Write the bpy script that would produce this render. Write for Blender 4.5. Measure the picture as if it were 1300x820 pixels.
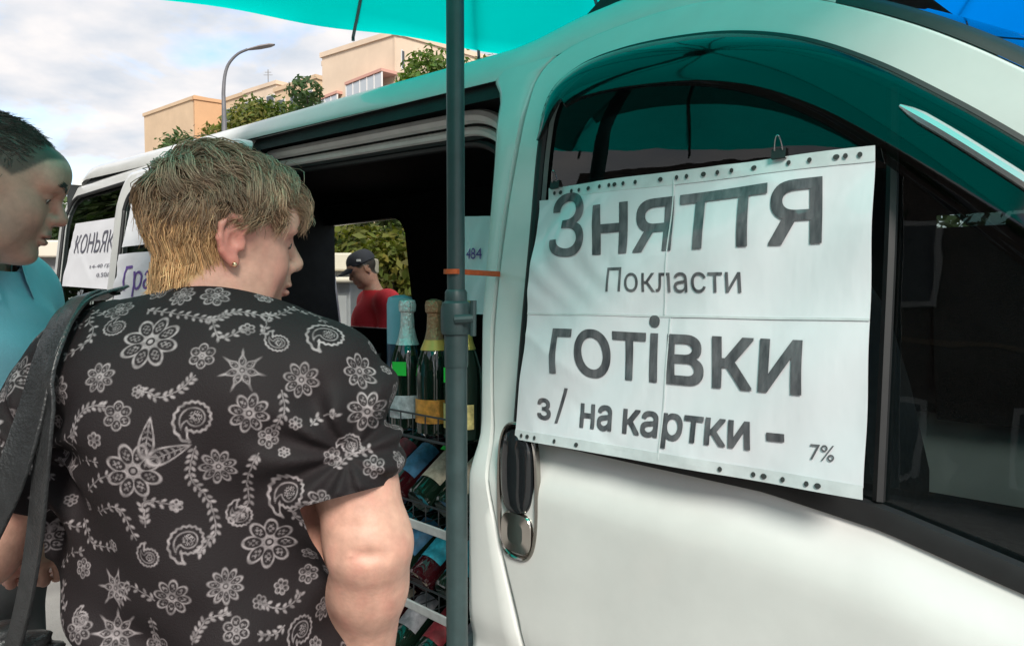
import bpy, bmesh, math, random
import numpy as np
from mathutils import Vector, Matrix
for o in list(bpy.data.objects): bpy.data.objects.remove(o)
S = bpy.context.scene
COL = S.collection
R = math.radians
rng = np.random.default_rng(7); random.seed(7)

# ------------------------------------------------------------------ camera
CAMZ, PITCH, FPX = 1.38, R(2.44), 939.0          # eye height, downward pitch, focal length in photo pixels (1300 wide)
cam = bpy.data.cameras.new('camera'); camo = bpy.data.objects.new('camera', cam); COL.objects.link(camo)
camo.location = (0, 0, CAMZ); camo.rotation_euler = (R(90) - PITCH, 0, 0)
cam.sensor_width = 36; cam.lens = 26.0; cam.clip_start = .02; cam.clip_end = 2000
S.camera = camo
# ------------------------------------------------------------------ sky and sun
SUN_EL, SUN_AZ = R(40), R(168)                   # azimuth clockwise from +Y: behind the camera, a little to its right
W = bpy.data.worlds.new('World'); S.world = W; W.use_nodes = True
nt = W.node_tree; nt.nodes.clear()
def N(t, **k):
    n = nt.nodes.new(t)
    for a, b in k.items(): setattr(n, a, b)
    return n
out = N('ShaderNodeOutputWorld'); sky = N('ShaderNodeTexSky', sky_type='NISHITA', sun_disc=False)
sky.sun_elevation = SUN_EL; sky.sun_rotation = SUN_AZ; sky.air_density = 1.0; sky.dust_density = 1.5
b1 = N('ShaderNodeBackground'); b1.inputs[1].default_value = .13
b2 = N('ShaderNodeBackground'); b2.inputs[1].default_value = .70
nt.links.new(sky.outputs[0], b1.inputs[0])
tc = N('ShaderNodeTexCoord'); sep = N('ShaderNodeSeparateXYZ'); nt.links.new(tc.outputs['Generated'], sep.inputs[0])
mx = N('ShaderNodeMath', operation='MAXIMUM'); mx.inputs[1].default_value = 0; nt.links.new(sep.outputs[2], mx.inputs[0])
ad = N('ShaderNodeMath', operation='ADD'); ad.inputs[1].default_value = .22; nt.links.new(mx.outputs[0], ad.inputs[0])
dv = N('ShaderNodeVectorMath', operation='DIVIDE'); cb = N('ShaderNodeCombineXYZ')
for i in range(3): nt.links.new(ad.outputs[0], cb.inputs[i])
nt.links.new(tc.outputs['Generated'], dv.inputs[0]); nt.links.new(cb.outputs[0], dv.inputs[1])
n1 = N('ShaderNodeTexNoise'); n1.inputs['Scale'].default_value = 2.1; n1.inputs['Detail'].default_value = 7; n1.inputs['Roughness'].default_value = .56; n1.inputs['Distortion'].default_value = .25
n2 = N('ShaderNodeTexNoise'); n2.inputs['Scale'].default_value = 5.0; n2.inputs['Detail'].default_value = 5
mp = N('ShaderNodeMapping'); mp.inputs[1].default_value = (3.1, 1.7, .4)
nt.links.new(dv.outputs[0], mp.inputs[0]); nt.links.new(mp.outputs[0], n1.inputs[0]); nt.links.new(mp.outputs[0], n2.inputs[0])
r1 = N('ShaderNodeValToRGB'); r1.color_ramp.elements[0].position = .33; r1.color_ramp.elements[1].position = .47
r2 = N('ShaderNodeValToRGB'); r2.color_ramp.elements[0].position = .33; r2.color_ramp.elements[1].position = .66
r2.color_ramp.elements[0].color = (.50, .54, .60, 1); r2.color_ramp.elements[1].color = (.74, .71, .70, 1)
nt.links.new(n1.outputs[0], r1.inputs[0]); nt.links.new(n2.outputs[0], r2.inputs[0]); nt.links.new(r2.outputs[0], b2.inputs[0])
ms = N('ShaderNodeMixShader'); nt.links.new(r1.outputs[0], ms.inputs[0]); nt.links.new(b1.outputs[0], ms.inputs[1]); nt.links.new(b2.outputs[0], ms.inputs[2])
nt.links.new(ms.outputs[0], out.inputs[0])
sl = bpy.data.lights.new('sun', 'SUN'); sl.energy = 2.3; sl.angle = R(18); sl.color = (1, .94, .86)
so = bpy.data.objects.new('sun', sl); COL.objects.link(so)
sdir = Vector((math.sin(SUN_AZ) * math.cos(SUN_EL), math.cos(SUN_AZ) * math.cos(SUN_EL), math.sin(SUN_EL)))
so.rotation_euler = sdir.to_track_quat('Z', 'Y').to_euler(); so.location = (0, 0, 30)
S.view_settings.view_transform = 'Standard'; S.view_settings.look = 'None'; S.view_settings.gamma = 1; S.view_settings.exposure = 1.0
S.view_settings.use_curve_mapping = False
S.render.engine = 'CYCLES'
S.cycles.max_bounces = 10; S.cycles.transparent_max_bounces = 12

# ------------------------------------------------------------------ pixel -> place
def ray(px, py):
    u, v = (px - 650) / FPX, (410 - py) / FPX
    return np.array((u, math.cos(PITCH) + v * math.sin(PITCH), -math.sin(PITCH) + v * math.cos(PITCH)))
def at(px, py, depth):                            # world point at distance depth (world Y)
    d = ray(px, py); return np.array((0, 0, CAMZ)) + d * (depth / d[1])
VO, VU, VN = np.array((.702, .702, 0.)), np.array((-.70711, .70711, 0)), np.array((-.70711, -.70711, 0))
def v2w(p): p = np.asarray(p, float); return VO + p[..., :1] * VU + p[..., 1:2] * VN + p[..., 2:3] * np.array((0, 0, 1.))
def vpx(px, py, f):                               # van-local point where the pixel's ray meets y = f(z) (number or function)
    d = ray(px, py); dn = d @ VN; du = d @ VU; y = f if not callable(f) else 0.
    for _ in range(12):
        t = (y - .993) / dn; z = CAMZ + t * d[2]
        if not callable(f): break
        y = f(z)
    return np.array((t * du, y, z))

# ------------------------------------------------------------------ materials
def lin(c): return tuple(((v / 255) / 12.92 if v / 255 <= .04045 else ((v / 255 + .055) / 1.055) ** 2.4) for v in c)
MATS = {}
def mat(name, col, rough=.5, metal=0., var=.0, vscale=20., bump=0., bscale=60., coat=0., trans=0., spec=.5, attr=None, emit=None, sheen=0, col2=None, sss=0., detail=4, stretch=None):
    if name in MATS: return MATS[name]
    m = bpy.data.materials.new(name); m.use_nodes = True; t = m.node_tree; p = t.nodes['Principled BSDF']
    c = tuple(col)[:3]
    p.inputs['Base Color'].default_value = (*c, 1); p.inputs['Roughness'].default_value = rough; p.inputs['Metallic'].default_value = metal
    p.inputs['Specular IOR Level'].default_value = spec; p.inputs['Coat Weight'].default_value = coat; p.inputs['Coat Roughness'].default_value = .06
    p.inputs['Transmission Weight'].default_value = trans
    if sheen: p.inputs['Sheen Weight'].default_value = sheen
    if sss: p.inputs['Subsurface Weight'].default_value = sss; p.inputs['Subsurface Radius'].default_value = (.012, .004, .002); p.inputs['Subsurface Scale'].default_value = 1
    tcn = t.nodes.new('ShaderNodeTexCoord'); src = tcn.outputs['Object']
    if stretch:
        mpn = t.nodes.new('ShaderNodeMapping'); mpn.inputs['Scale'].default_value = stretch; t.links.new(src, mpn.inputs[0]); src = mpn.outputs[0]
    colsock = None
    if attr:
        a = t.nodes.new('ShaderNodeAttribute'); a.attribute_name = attr; colsock = a.outputs['Color']
    if var or col2:
        n = t.nodes.new('ShaderNodeTexNoise'); n.inputs['Scale'].default_value = vscale; n.inputs['Detail'].default_value = detail; n.inputs['Roughness'].default_value = .6
        t.links.new(src, n.inputs[0])
        rp = t.nodes.new('ShaderNodeValToRGB'); rp.color_ramp.elements[0].position = .3; rp.color_ramp.elements[1].position = .7
        t.links.new(n.outputs[0], rp.inputs[0])
        if colsock is not None:
            rp.color_ramp.elements[0].color = (1 - var,) * 3 + (1,); rp.color_ramp.elements[1].color = (1 + var,) * 3 + (1,)
            mm = t.nodes.new('ShaderNodeMix'); mm.data_type = 'RGBA'; mm.blend_type = 'MULTIPLY'; mm.inputs[0].default_value = 1
            t.links.new(colsock, mm.inputs[6]); t.links.new(rp.outputs[0], mm.inputs[7]); colsock = mm.outputs[2]
        else:
            lo, hi = (c, col2) if col2 else (tuple(v * (1 - var) for v in c), tuple(min(1, v * (1 + var)) for v in c))
            rp.color_ramp.elements[0].color = (*lo, 1); rp.color_ramp.elements[1].color = (*hi, 1); colsock = rp.outputs[0]
    if colsock is not None: t.links.new(colsock, p.inputs['Base Color'])
    if bump:
        n = t.nodes.new('ShaderNodeTexNoise'); n.inputs['Scale'].default_value = bscale; n.inputs['Detail'].default_value = 4; t.links.new(src, n.inputs[0])
        b = t.nodes.new('ShaderNodeBump'); b.inputs['Strength'].default_value = bump; b.inputs['Distance'].default_value = .01
        t.links.new(n.outputs[0], b.inputs['Height']); t.links.new(b.outputs[0], p.inputs['Normal'])
    if emit: p.inputs['Emission Color'].default_value = (*emit, 1); p.inputs['Emission Strength'].default_value = 1
    MATS[name] = m; return m
def glassmat(name, tint, rough=.0, ior=1.5, bump=0.):          # thin pane: fresnel reflection over tinted transparency
    if name in MATS: return MATS[name]
    m = bpy.data.materials.new(name); m.use_nodes = True; t = m.node_tree; t.nodes.clear()
    o = t.nodes.new('ShaderNodeOutputMaterial'); mixn = t.nodes.new('ShaderNodeMixShader'); tr = t.nodes.new('ShaderNodeBsdfTransparent'); g = t.nodes.new('ShaderNodeBsdfGlossy')
    tr.inputs[0].default_value = (*tint, 1); g.inputs['Roughness'].default_value = rough; g.inputs[0].default_value = (.95, .97, .97, 1)
    f = t.nodes.new('ShaderNodeFresnel'); f.inputs[0].default_value = ior
    if bump:
        n = t.nodes.new('ShaderNodeTexNoise'); n.inputs['Scale'].default_value = 9; b = t.nodes.new('ShaderNodeBump'); b.inputs['Strength'].default_value = bump; b.inputs['Distance'].default_value = .01
        tcn = t.nodes.new('ShaderNodeTexCoord'); t.links.new(tcn.outputs['Object'], n.inputs[0]); t.links.new(n.outputs[0], b.inputs['Height']); t.links.new(b.outputs[0], g.inputs['Normal'])
    geo = t.nodes.new('ShaderNodeNewGeometry'); mr = t.nodes.new('ShaderNodeMapRange'); mr.inputs[3].default_value = ior; mr.inputs[4].default_value = 1 / ior   # same index from either side of the pane
    t.links.new(geo.outputs['Backfacing'], mr.inputs[0]); t.links.new(mr.outputs[0], f.inputs[0])
    t.links.new(f.outputs[0], mixn.inputs[0]); t.links.new(tr.outputs[0], mixn.inputs[1]); t.links.new(g.outputs[0], mixn.inputs[2]); t.links.new(mixn.outputs[0], o.inputs[0])
    MATS[name] = m; return m
def clothmat(name, col, w=.75, bump=.0):                       # woven sheet that lets light through
    if name in MATS: return MATS[name]
    m = bpy.data.materials.new(name); m.use_nodes = True; t = m.node_tree; t.nodes.clear()
    o = t.nodes.new('ShaderNodeOutputMaterial'); mixn = t.nodes.new('ShaderNodeMixShader'); d = t.nodes.new('ShaderNodeBsdfDiffuse'); tr = t.nodes.new('ShaderNodeBsdfTranslucent')
    n = t.nodes.new('ShaderNodeTexNoise'); n.inputs['Scale'].default_value = 3; n.inputs['Detail'].default_value = 6
    tcn = t.nodes.new('ShaderNodeTexCoord'); t.links.new(tcn.outputs['Object'], n.inputs[0])
    rp = t.nodes.new('ShaderNodeValToRGB'); rp.color_ramp.elements[0].color = (*[v * .9 for v in col], 1); rp.color_ramp.elements[1].color = (*col, 1); t.links.new(n.outputs[0], rp.inputs[0])
    for s in (d, tr): t.links.new(rp.outputs[0], s.inputs[0])
    mixn.inputs[0].default_value = w
    t.links.new(d.outputs[0], mixn.inputs[1]); t.links.new(tr.outputs[0], mixn.inputs[2]); t.links.new(mixn.outputs[0], o.inputs[0])
    MATS[name] = m; return m

# ------------------------------------------------------------------ objects
def tag(o, label=None, cat=None, group=None, kind=None):
    if label: o['label'] = label
    if cat: o['category'] = cat
    if group: o['group'] = group
    if kind: o['kind'] = kind
    return o
def link(o, parent=None):
    COL.objects.link(o); o.parent = parent; return o
def empty(name, loc, label, cat, group=None, rotz=0.):
    e = bpy.data.objects.new(name, None); e.empty_display_size = .1; link(e); e.location = loc; e.rotation_euler = (0, 0, rotz)
    return tag(e, label, cat, group)
def mesh(name, V, F, m=None, parent=None, smooth=True, auto=None):
    V = np.asarray(V, float).reshape(-1, 3); me = bpy.data.meshes.new(name)
    if isinstance(F, np.ndarray):
        n, k = F.shape
        me.vertices.add(len(V)); me.vertices.foreach_set('co', V.astype(np.float32).ravel())
        me.loops.add(n * k); me.loops.foreach_set('vertex_index', F.astype(np.int32).ravel())
        me.polygons.add(n); me.polygons.foreach_set('loop_start', np.arange(0, n * k, k, dtype=np.int32))
        me.update(calc_edges=True); me.validate()
    else:
        me.from_pydata([tuple(v) for v in V], [], [tuple(int(i) for i in f) for f in F]); me.update()
    if smooth: me.polygons.foreach_set('use_smooth', np.ones(len(me.polygons), bool))
    if auto is not None: me.set_sharp_from_angle(angle=R(auto))
    if m is not None:
        for q in (m if isinstance(m, (list, tuple)) else [m]): me.materials.append(q)
    o = bpy.data.objects.new(name, me); return link(o, parent)
class MB:                                                      # collects shapes into one mesh
    def __init__(s): s.V = []; s.F = []; s.n = 0
    def add(s, V, F):
        V = np.asarray(V, float).reshape(-1, 3); s.V.append(V); s.F += [tuple(int(i) + s.n for i in f) for f in F]; s.n += len(V); return s
    def box(s, c, d, rz=0., M=None):
        c = np.array(c, float); d = np.array(d, float) / 2
        V = np.array([(x, y, z) for x in (-1, 1) for y in (-1, 1) for z in (-1, 1)]) * d
        if rz: V = V @ np.array(((math.cos(rz), math.sin(rz), 0), (-math.sin(rz), math.cos(rz), 0), (0, 0, 1)))
        if M is not None: V = V @ np.array(M).T
        return s.add(V + c, [(0, 1, 3, 2), (4, 6, 7, 5), (0, 4, 5, 1), (2, 3, 7, 6), (0, 2, 6, 4), (1, 5, 7, 3)])
    def tube(s, pts, r, n=10, caps=True, closed=False):
        P = np.asarray(pts, float); K = len(P); r = np.ones(K) * r
        T = np.gradient(P, axis=0) if not closed else (np.roll(P, -1, 0) - np.roll(P, 1, 0)); T /= np.linalg.norm(T, axis=1)[:, None] + 1e-9
        a = np.array((0, 0, 1.)) if abs(T[0][2]) < .9 else np.array((1., 0, 0)); u = np.cross(T[0], a); u /= np.linalg.norm(u); V = []
        for i in range(K):
            u = u - T[i] * (u @ T[i]); u /= np.linalg.norm(u); w = np.cross(T[i], u)
            an = np.arange(n) / n * 2 * math.pi
            V.append(P[i] + r[i] * (np.cos(an)[:, None] * u + np.sin(an)[:, None] * w))
        F = [(i * n + j, i * n + (j + 1) % n, ((i + 1) % K) * n + (j + 1) % n, ((i + 1) % K) * n + j) for i in range(K if closed else K - 1) for j in range(n)]
        if caps and not closed: F += [tuple(range(n - 1, -1, -1)), tuple((K - 1) * n + j for j in range(n))]
        return s.add(np.concatenate(V), F)
    def lathe(s, prof, c=(0, 0, 0), n=20, M=None):
        V = []; K = len(prof)
        for r, z in prof:
            for j in range(n): a = j / n * 2 * math.pi; V.append((r * math.cos(a), r * math.sin(a), z))
        V = np.array(V)
        if M is not None: V = V @ np.array(M).T
        F = [(i * n + j, i * n + (j + 1) % n, (i + 1) * n + (j + 1) % n, (i + 1) * n + j) for i in range(K - 1) for j in range(n)]
        F += [tuple(range(n - 1, -1, -1)), tuple((K - 1) * n + j for j in range(n))]
        return s.add(V + np.array(c, float), F)
    def grid(s, G, closed_u=False, flip=False):                # G: (a, b, 3)
        a, b = G.shape[:2]; F = []
        for i in range(a if closed_u else a - 1):
            for j in range(b - 1):
                f = (i * b + j, ((i + 1) % a) * b + j, ((i + 1) % a) * b + j + 1, i * b + j + 1); F.append(f[::-1] if flip else f)
        return s.add(G.reshape(-1, 3), F)
    def off(s, base): s.V = [v - np.asarray(base, float) for v in s.V]; return s
    def build(s, name, m, parent=None, smooth=False, auto=35, bevel=0.):
        o = mesh(name, np.concatenate(s.V), s.F, m, parent, smooth=True, auto=auto)
        if bevel:
            b = o.modifiers.new('bevel', 'BEVEL'); b.width = bevel; b.segments = 2; b.limit_method = 'ANGLE'
        return o
def crom(P, n, closed=False):                                  # Catmull-Rom through P, n points
    P = np.asarray(P, float); K = len(P); t = np.linspace(0, K if closed else K - 1, n, endpoint=not closed); out_ = []
    for s in t:
        i = min(int(s), K - 1 if closed else K - 2); f = s - i
        g = (lambda k: P[k % K]) if closed else (lambda k: P[min(max(k, 0), K - 1)])
        a, b, c, d = g(i - 1), g(i), g(i + 1), g(i + 2)
        out_.append(.5 * (2 * b + (c - a) * f + (2 * a - 5 * b + 4 * c - d) * f * f + (3 * b - a - 3 * c + d) * f ** 3))
    return np.array(out_)
def sstep(a, b, x): t = np.clip((x - a) / (b - a), 0, 1); return t * t * (3 - 2 * t)
def copytree(o, parent=None):
    c = o.copy(); link(c, parent)
    for ch in list(o.children): copytree(ch, c)
    return c
def textmesh(body, bold=0., cell=.06, extr=0.):                # built-in font -> flat mesh with unit cap height, small faces
    from mathutils.geometry import delaunay_2d_cdt
    cu = bpy.data.curves.new('t', 'FONT'); cu.body = body; cu.size = 1; cu.offset = bold; cu.resolution_u = 4; cu.fill_mode = 'NONE'
    o = bpy.data.objects.new('t', cu); COL.objects.link(o)
    dg = bpy.context.evaluated_depsgraph_get(); me = bpy.data.meshes.new_from_object(o.evaluated_get(dg))
    v2 = [v.co.to_2d() for v in me.vertices]; ed = [tuple(e.vertices) for e in me.edges]
    rv, re_, rf, *_ = delaunay_2d_cdt(v2, ed, [], 1, 1e-6)
    A = np.array([v2[a] for a, b in ed]); B = np.array([v2[b] for a, b in ed]); P2 = np.array([tuple(v) for v in rv]); keep = []
    for f in rf:
        c = P2[list(f)].mean(0); m_ = (A[:, 1] > c[1]) != (B[:, 1] > c[1]); xi = A[m_, 0] + (c[1] - A[m_, 1]) / (B[m_, 1] - A[m_, 1]) * (B[m_, 0] - A[m_, 0])
        up = (B[m_, 1] > A[m_, 1]) * 2 - 1; w_ = int((up * (xi > c[0])).sum())
        if w_ != 0: keep.append(f)
    bm = bmesh.new(); bv = [bm.verts.new((v[0], v[1], 0)) for v in P2]
    for f in keep: bm.faces.new([bv[i] for i in f])
    bmesh.ops.delete(bm, geom=[v for v in bm.verts if not v.link_faces], context='VERTS')
    for ax in (0, 1):
        lo_, hi_ = min(v.co[ax] for v in bm.verts), max(v.co[ax] for v in bm.verts); k = lo_ + cell * 2
        while k < hi_:
            co = [0, 0, 0]; no = [0, 0, 0]; co[ax] = k; no[ax] = 1
            bmesh.ops.bisect_plane(bm, geom=bm.verts[:] + bm.edges[:] + bm.faces[:], plane_co=co, plane_no=no); k += cell * 2
    bm.verts.index_update()
    V = np.array([v.co[:] for v in bm.verts]); bm.verts.index_update(); F = [[v.index for v in f.verts] for f in bm.faces]; bm.free()
    bpy.data.objects.remove(o); bpy.data.meshes.remove(me); return V, F
# ================================================================== ground
mg = mat('concrete_paving', (.27, .26, .245), .9, var=.2, vscale=3, bump=.35, bscale=120)
tag(mesh('ground', [(-600, -600, 0), (600, -600, 0), (600, 600, 0), (-600, 600, 0)], [(0, 1, 2, 3)], mg), kind='structure')
mpv = mat('pavers', (.22, .21, .2), .9, var=.2, vscale=6, bump=.2)
tag(MB().box((-3.2, 16, .06), (60, 8, .12)).build('pavement', mpv), kind='structure')

# ================================================================== the van (local frame: x to the rear, y outward, z up)
white = mat('van_paint', (.66, .67, .65), .34, coat=.6, var=.07, vscale=5, bump=.02, bscale=14, detail=9)
blk = mat('black_rubber', (.012, .013, .014), .55, var=.2, vscale=30)
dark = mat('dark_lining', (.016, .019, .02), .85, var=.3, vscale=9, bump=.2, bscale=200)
greyt = mat('grey_trim', (.2, .2, .19), .55, var=.12, vscale=20)
chrome = mat('chrome', (.8, .78, .74), .12, metal=1)
gloss = mat('gloss_black', (.012, .014, .016), .08, coat=.5)
glass = glassmat('van_glass', (.55, .62, .60), bump=.02)
glassd = glassmat('van_glass_dark', (.16, .19, .19), bump=.02)
glassw = glassmat('window_glass', (.80, .84, .80))
van = empty('van', tuple(VO), 'white passenger van with open sliding door and paper price sheets on its windows', 'van', rotz=R(135))
GB = np.array([(-.6, .9), (-.3, .965), (0, 1.02), (.176, 1.056), (.335, 1.095), (.5, 1.115), (1.05, 1.125), (5, 1.125)])
def zb(x): return np.interp(x, GB[:, 0], GB[:, 1])
def Yv(x, z):
    b = zb(x); x = np.asarray(x, float)
    return (-.038 * sstep(b - .13, b - .015, z) - .12 * np.maximum(0, z - 1.1) - .5 * np.maximum(0, z - 1.72) ** 1.5
            - .05 * np.maximum(0, .62 - z) ** 1.2 - .06 * np.maximum(0, -x) ** 2 - .012 * np.exp(-((z - .66) / .035) ** 2) * (z < 1))
def YZ(z): return float(Yv(1.5, z))
def ring(W, D, n=200, m=22, dy=0., name='panel', material=white, flip=False, side=1, ease=1.5, ret=.03):
    """panel between a window outline and its outer outline, following the body's side; side=-1: the far side"""
    Wc = crom(W, n, True); Dc = crom(D, n, True); ts = np.linspace(0, 1, m) ** ease; G = []
    def P(q, e): 
        y = Yv(q[:, 0], q[:, 1]) + dy + e
        if side < 0: y = -1.9 - y
        return np.stack([q[:, 0], y, q[:, 1]], 1)
    G.append(P(Wc, -.03)); G.append(P(Wc, -.006))
    for t in ts: G.append(P(Wc * (1 - t) + Dc * t, -.004 if t in (ts[0], ts[-1]) else 0.))
    G.append(P(Dc, -.012)); G.append(P(Dc, -ret))
    G = np.array(G).transpose(1, 0, 2)
    mb = MB().grid(G, closed_u=True, flip=(side > 0) == flip)
    return mb.build(name, material, van, auto=50)
def pane(W, dy=-.014, name='window_pane', material=glass, side=1, parent=van, n=160, m=9, shrink=0.02):
    Wc = crom(W, n, True); c = Wc.mean(0); G = []
    for t in np.linspace(1, shrink, m):
        q = c + (Wc - c) * t; y = Yv(q[:, 0], q[:, 1]) + dy
        if side < 0: y = -1.9 - y
        G.append(np.stack([q[:, 0], y, q[:, 1]], 1))
    mb = MB().grid(np.array(G).transpose(1, 0, 2), closed_u=True)
    k = np.array(G[-1]).mean(0); mb.add(np.vstack([G[-1], k]), [(i, (i + 1) % n, n) for i in range(n)])
    return mb.build(name, material, parent, auto=None)
def along(pts, r, dy=.0, closed=False, side=1, n=8):
    q = np.asarray(pts); y = Yv(q[:, 0], q[:, 1]) + dy
    if side < 0: y = -1.9 - y
    return MB().tube(np.stack([q[:, 0], y, q[:, 1]], 1), r, n, closed=closed)
WF = [(1.02, 1.10), (1.022, 1.3), (1.02, 1.5), (1.018, 1.68), (1.0, 1.775), (.94, 1.815), (.85, 1.826), (.74, 1.82), (.62, 1.80), (.5, 1.76), (.39, 1.70), (.29, 1.629), (.2, 1.557), (.05, 1.43), (-.12, 1.28), (-.28, 1.13), (-.37, 1.03), (-.385, .97), (-.36, .94), (-.25, .95), (-.1, .978), (.05, 1.008), (.174, 1.036), (.286, 1.064), (.424, 1.09), (.6, 1.10), (.8, 1.10), (.95, 1.10), (1.0, 1.10), (1.015, 1.10)]
DF = [(1.078, 1.08), (1.108, 1.3), (1.10, 1.53), (1.072, 1.736), (1.055, 1.83), (.99, 1.872), (.87, 1.888), (.74, 1.888), (.62, 1.87), (.5, 1.832), (.40, 1.782), (.3, 1.722), (.2, 1.65), (.03, 1.515), (-.16, 1.35), (-.35, 1.17), (-.5, 1.02), (-.58, .88), (-.6, .7), (-.56, .45), (-.4, .36), (0, .34), (.17, .335), (.3, .33), (.45, .33), (.62, .33), (.80, .34), (.90, .42), (.955, .68), (1.02, .87)]
door = ring(WF, DF, n=260, m=34, name='front_door', ease=1.35)
wc = crom(WF, 240, True)
p = pane(WF, -.016, 'window_pane', glass, parent=door)
along(wc, .009, -.004, True).build('window_seal', blk, door)
# belt strip under the glass
bx = np.linspace(-.36, 1.02, 60); G = []
for k, (dz, e) in enumerate(((-.028, .0), (-.026, .007), (-.012, .010), (.004, .006), (.006, -.008))):
    z = zb(bx) - .004 + dz; G.append(np.stack([bx, Yv(bx, np.maximum(z, zb(bx) - .02)) + e, z], 1))
MB().grid(np.array(G)).build('belt_strip', blk, door, auto=60)
# quarter light divider bar
dvx = np.array([(.345, 1.10), (.348, 1.3), (.352, 1.5), (.36, 1.66)]); along(crom(dvx, 14), .008, -.008, n=6).build('divider_bar', blk, door)
# smoked wind deflector over the window
smoke = glassmat('smoked_acrylic', (.10, .16, .16), .06, 1.55)
top = crom(WF[3:16], 70); G = []
for f, e in ((-.012, .002), (.0, .012), (.25, .022), (.55, .030), (.85, .034), (1., .030)):
    nx = np.gradient(top, axis=0); nx = np.stack([-nx[:, 1], nx[:, 0]], 1); nx /= np.linalg.norm(nx, axis=1)[:, None]
    hh = np.interp(np.arange(70), [0, 8, 40, 69], [.03, .085, .095, .12]); q = top + nx * (f * hh)[:, None]
    G.append(np.stack([q[:, 0], Yv(q[:, 0], q[:, 1]) + e, q[:, 1]], 1))
G = np.array(G)
if G[2, 30, 2] > G[1, 30, 2]:
    pass
MB().grid(G).build('wind_deflector', smoke, door, auto=None)
q0 = G[2, 44:56] + (0, .006, -.008); MB().tube(crom(q0, 14), np.concatenate([[.002, .006], np.ones(10) * .008, [.006, .002]]), 8).build('deflector_glint', mat('silver', (.7, .7, .72), .25, metal=.8), door)  # sun glint on the deflector, modelled as a bright silver strip
# handle
def sel(cx, cz, a, b, y, e=3.2, n=48):
    t = np.arange(n) / n * 2 * math.pi; c, s_ = np.cos(t), np.sin(t)
    return np.stack([cx + a * np.sign(c) * abs(c) ** (2 / e), np.full(n, y), cz + b * np.sign(s_) * abs(s_) ** (2 / e)], 1)
hx, hz = .978, 1.0
hb = empty  # (handle pieces are parts of the door)
def oval(levels, name, m_, par, e=3.2, cz=hz, cx=hx):
    G = np.array([sel(cx, cz, a, b, y, e) for a, b, y in levels]).transpose(1, 0, 2)
    mb = MB().grid(G, closed_u=True, flip=True); n_ = G.shape[0]
    mb.add(G[:, -1], [tuple(range(n_))]); return mb.build(name, m_, par, auto=40)
y0 = -.004
hd = oval([(.053, .132, y0 - .004), (.053, .132, y0 + .006), (.050, .129, y0 + .010), (.044, .122, y0 + .004), (.042, .12, y0 - .006)], 'door_handle', mat('handle_rim', (.32, .3, .27), .18, metal=1), door)
oval([(.041, .080, y0), (.041, .080, y0 + .008), (.037, .077, y0 + .014), (.026, .066, y0 + .018), (.012, .045, y0 + .019)], 'grip', gloss, hd, 3.0, hz + .038)
oval([(.0415, .040, y0), (.0415, .040, y0 + .006), (.039, .037, y0 + .010), (.02, .02, y0 + .012)], 'grip_cap', mat('dark_chrome', (.66, .62, .56), .16, metal=1), hd, 3.4, hz - .079)
# B pillar strip between the shut line and the opening
zz = np.linspace(.34, 1.862, 60)
shx = np.interp(zz, [.33, .42, .68, .87, 1.08, 1.3, 1.53, 1.736, 1.83, 1.87], [.80, .90, .955, 1.02, 1.078, 1.108, 1.10, 1.072, 1.055, 1.0]) + .010
opx = np.interp(zz, [.33, .65, 1.07, 1.33, 1.67, 1.80, 1.85], [1.13, 1.127, 1.122, 1.15, 1.156, 1.165, 1.21])
G = []
for f, e in ((0, -.035), (0, -.006), (.04, 0), (.3, .001), (.6, .001), (.85, 0.), (.97, -.004), (1.0, -.012), (1.0, -.05), (.8, -.09), (.8, -.16)):
    x = shx * (1 - f) + opx * f; G.append(np.stack([x, Yv(1.1, zz) + e, zz], 1))
MB().grid(np.array(G), flip=True).build('door_pillar', white, van, auto=60)
# inner grey frame of the opening: pillar side, rounded corner, along the top
zr = lambda x: 1.85 + .038 * (x - 1.17)
def frame(off, r, name, m_):
    P = [(1.20, .4), (1.20, .9), (1.205, 1.35), (1.21, 1.62), (1.235, 1.74), (1.32, zr(1.32) - .055), (1.5, zr(1.5) - .05), (1.9, zr(1.9) - .05), (2.4, zr(2.4) - .05)]
    Q = crom(np.array(P) + np.array((off, -off)), 60)
    return MB().tube(np.stack([Q[:, 0], np.full(60, -.235) - off * .8, Q[:, 1]], 1), r, 8).build(name, m_, van)
lgrey = mat('light_grey_frame', (.74, .74, .71), .45, var=.1, vscale=12)
frame(0, .017, 'opening_frame', lgrey); frame(.028, .012, 'opening_frame', lgrey); frame(.052, .012, 'opening_frame', blk)
xs = np.linspace(1.17, 2.45, 30); MB().grid(np.array([np.stack([xs, np.full(30, y), zr(xs) + d], 1) for y, d in ((-.16, -.004), (-.20, -.006), (-.26, -.03), (-.26, -.10))])).build('slide_track', blk, van, auto=60)
# roof
def roofstations(xs_, ze):
    prof = [(0, -.012), (0, 0), (-.008, .022), (-.02, .045), (-.03, .058), (-.040, .061), (-.047, .052), (-.062, .052), (-.07, .064), (-.1, .08), (-.2, .105), (-.4, .128), (-.6, .138)]
    G = []
    for x in xs_:
        z = ze(x); y = float(Yv(x, min(z, 1.93))); k = max(0., (x - 4.2) / .35); tail = .10 * k ** 3
        near = [(y + a - .4 * tail, z + b - tail * (.3 + b / .1)) for a, b in prof]
        far = [(-1.9 - a, b) for a, b in near[::-1]]; G.append([(x, a, b) for a, b in near + [(-.95, z + .142 - tail * 1.7)] + far])
    return np.array(G)
def ztop(x): return np.interp(x, [.45, .5, .62, .74, .87, .99, 1.1, 1.17], [1.808, 1.835, 1.873, 1.891, 1.891, 1.882, 1.862, 1.856]) if x < 1.17 else 1.856 + .038 * (x - 1.17)
xr = np.concatenate([np.linspace(.45, 1.2, 24), np.linspace(1.3, 4.2, 24), np.linspace(4.25, 4.56, 8)])
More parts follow.
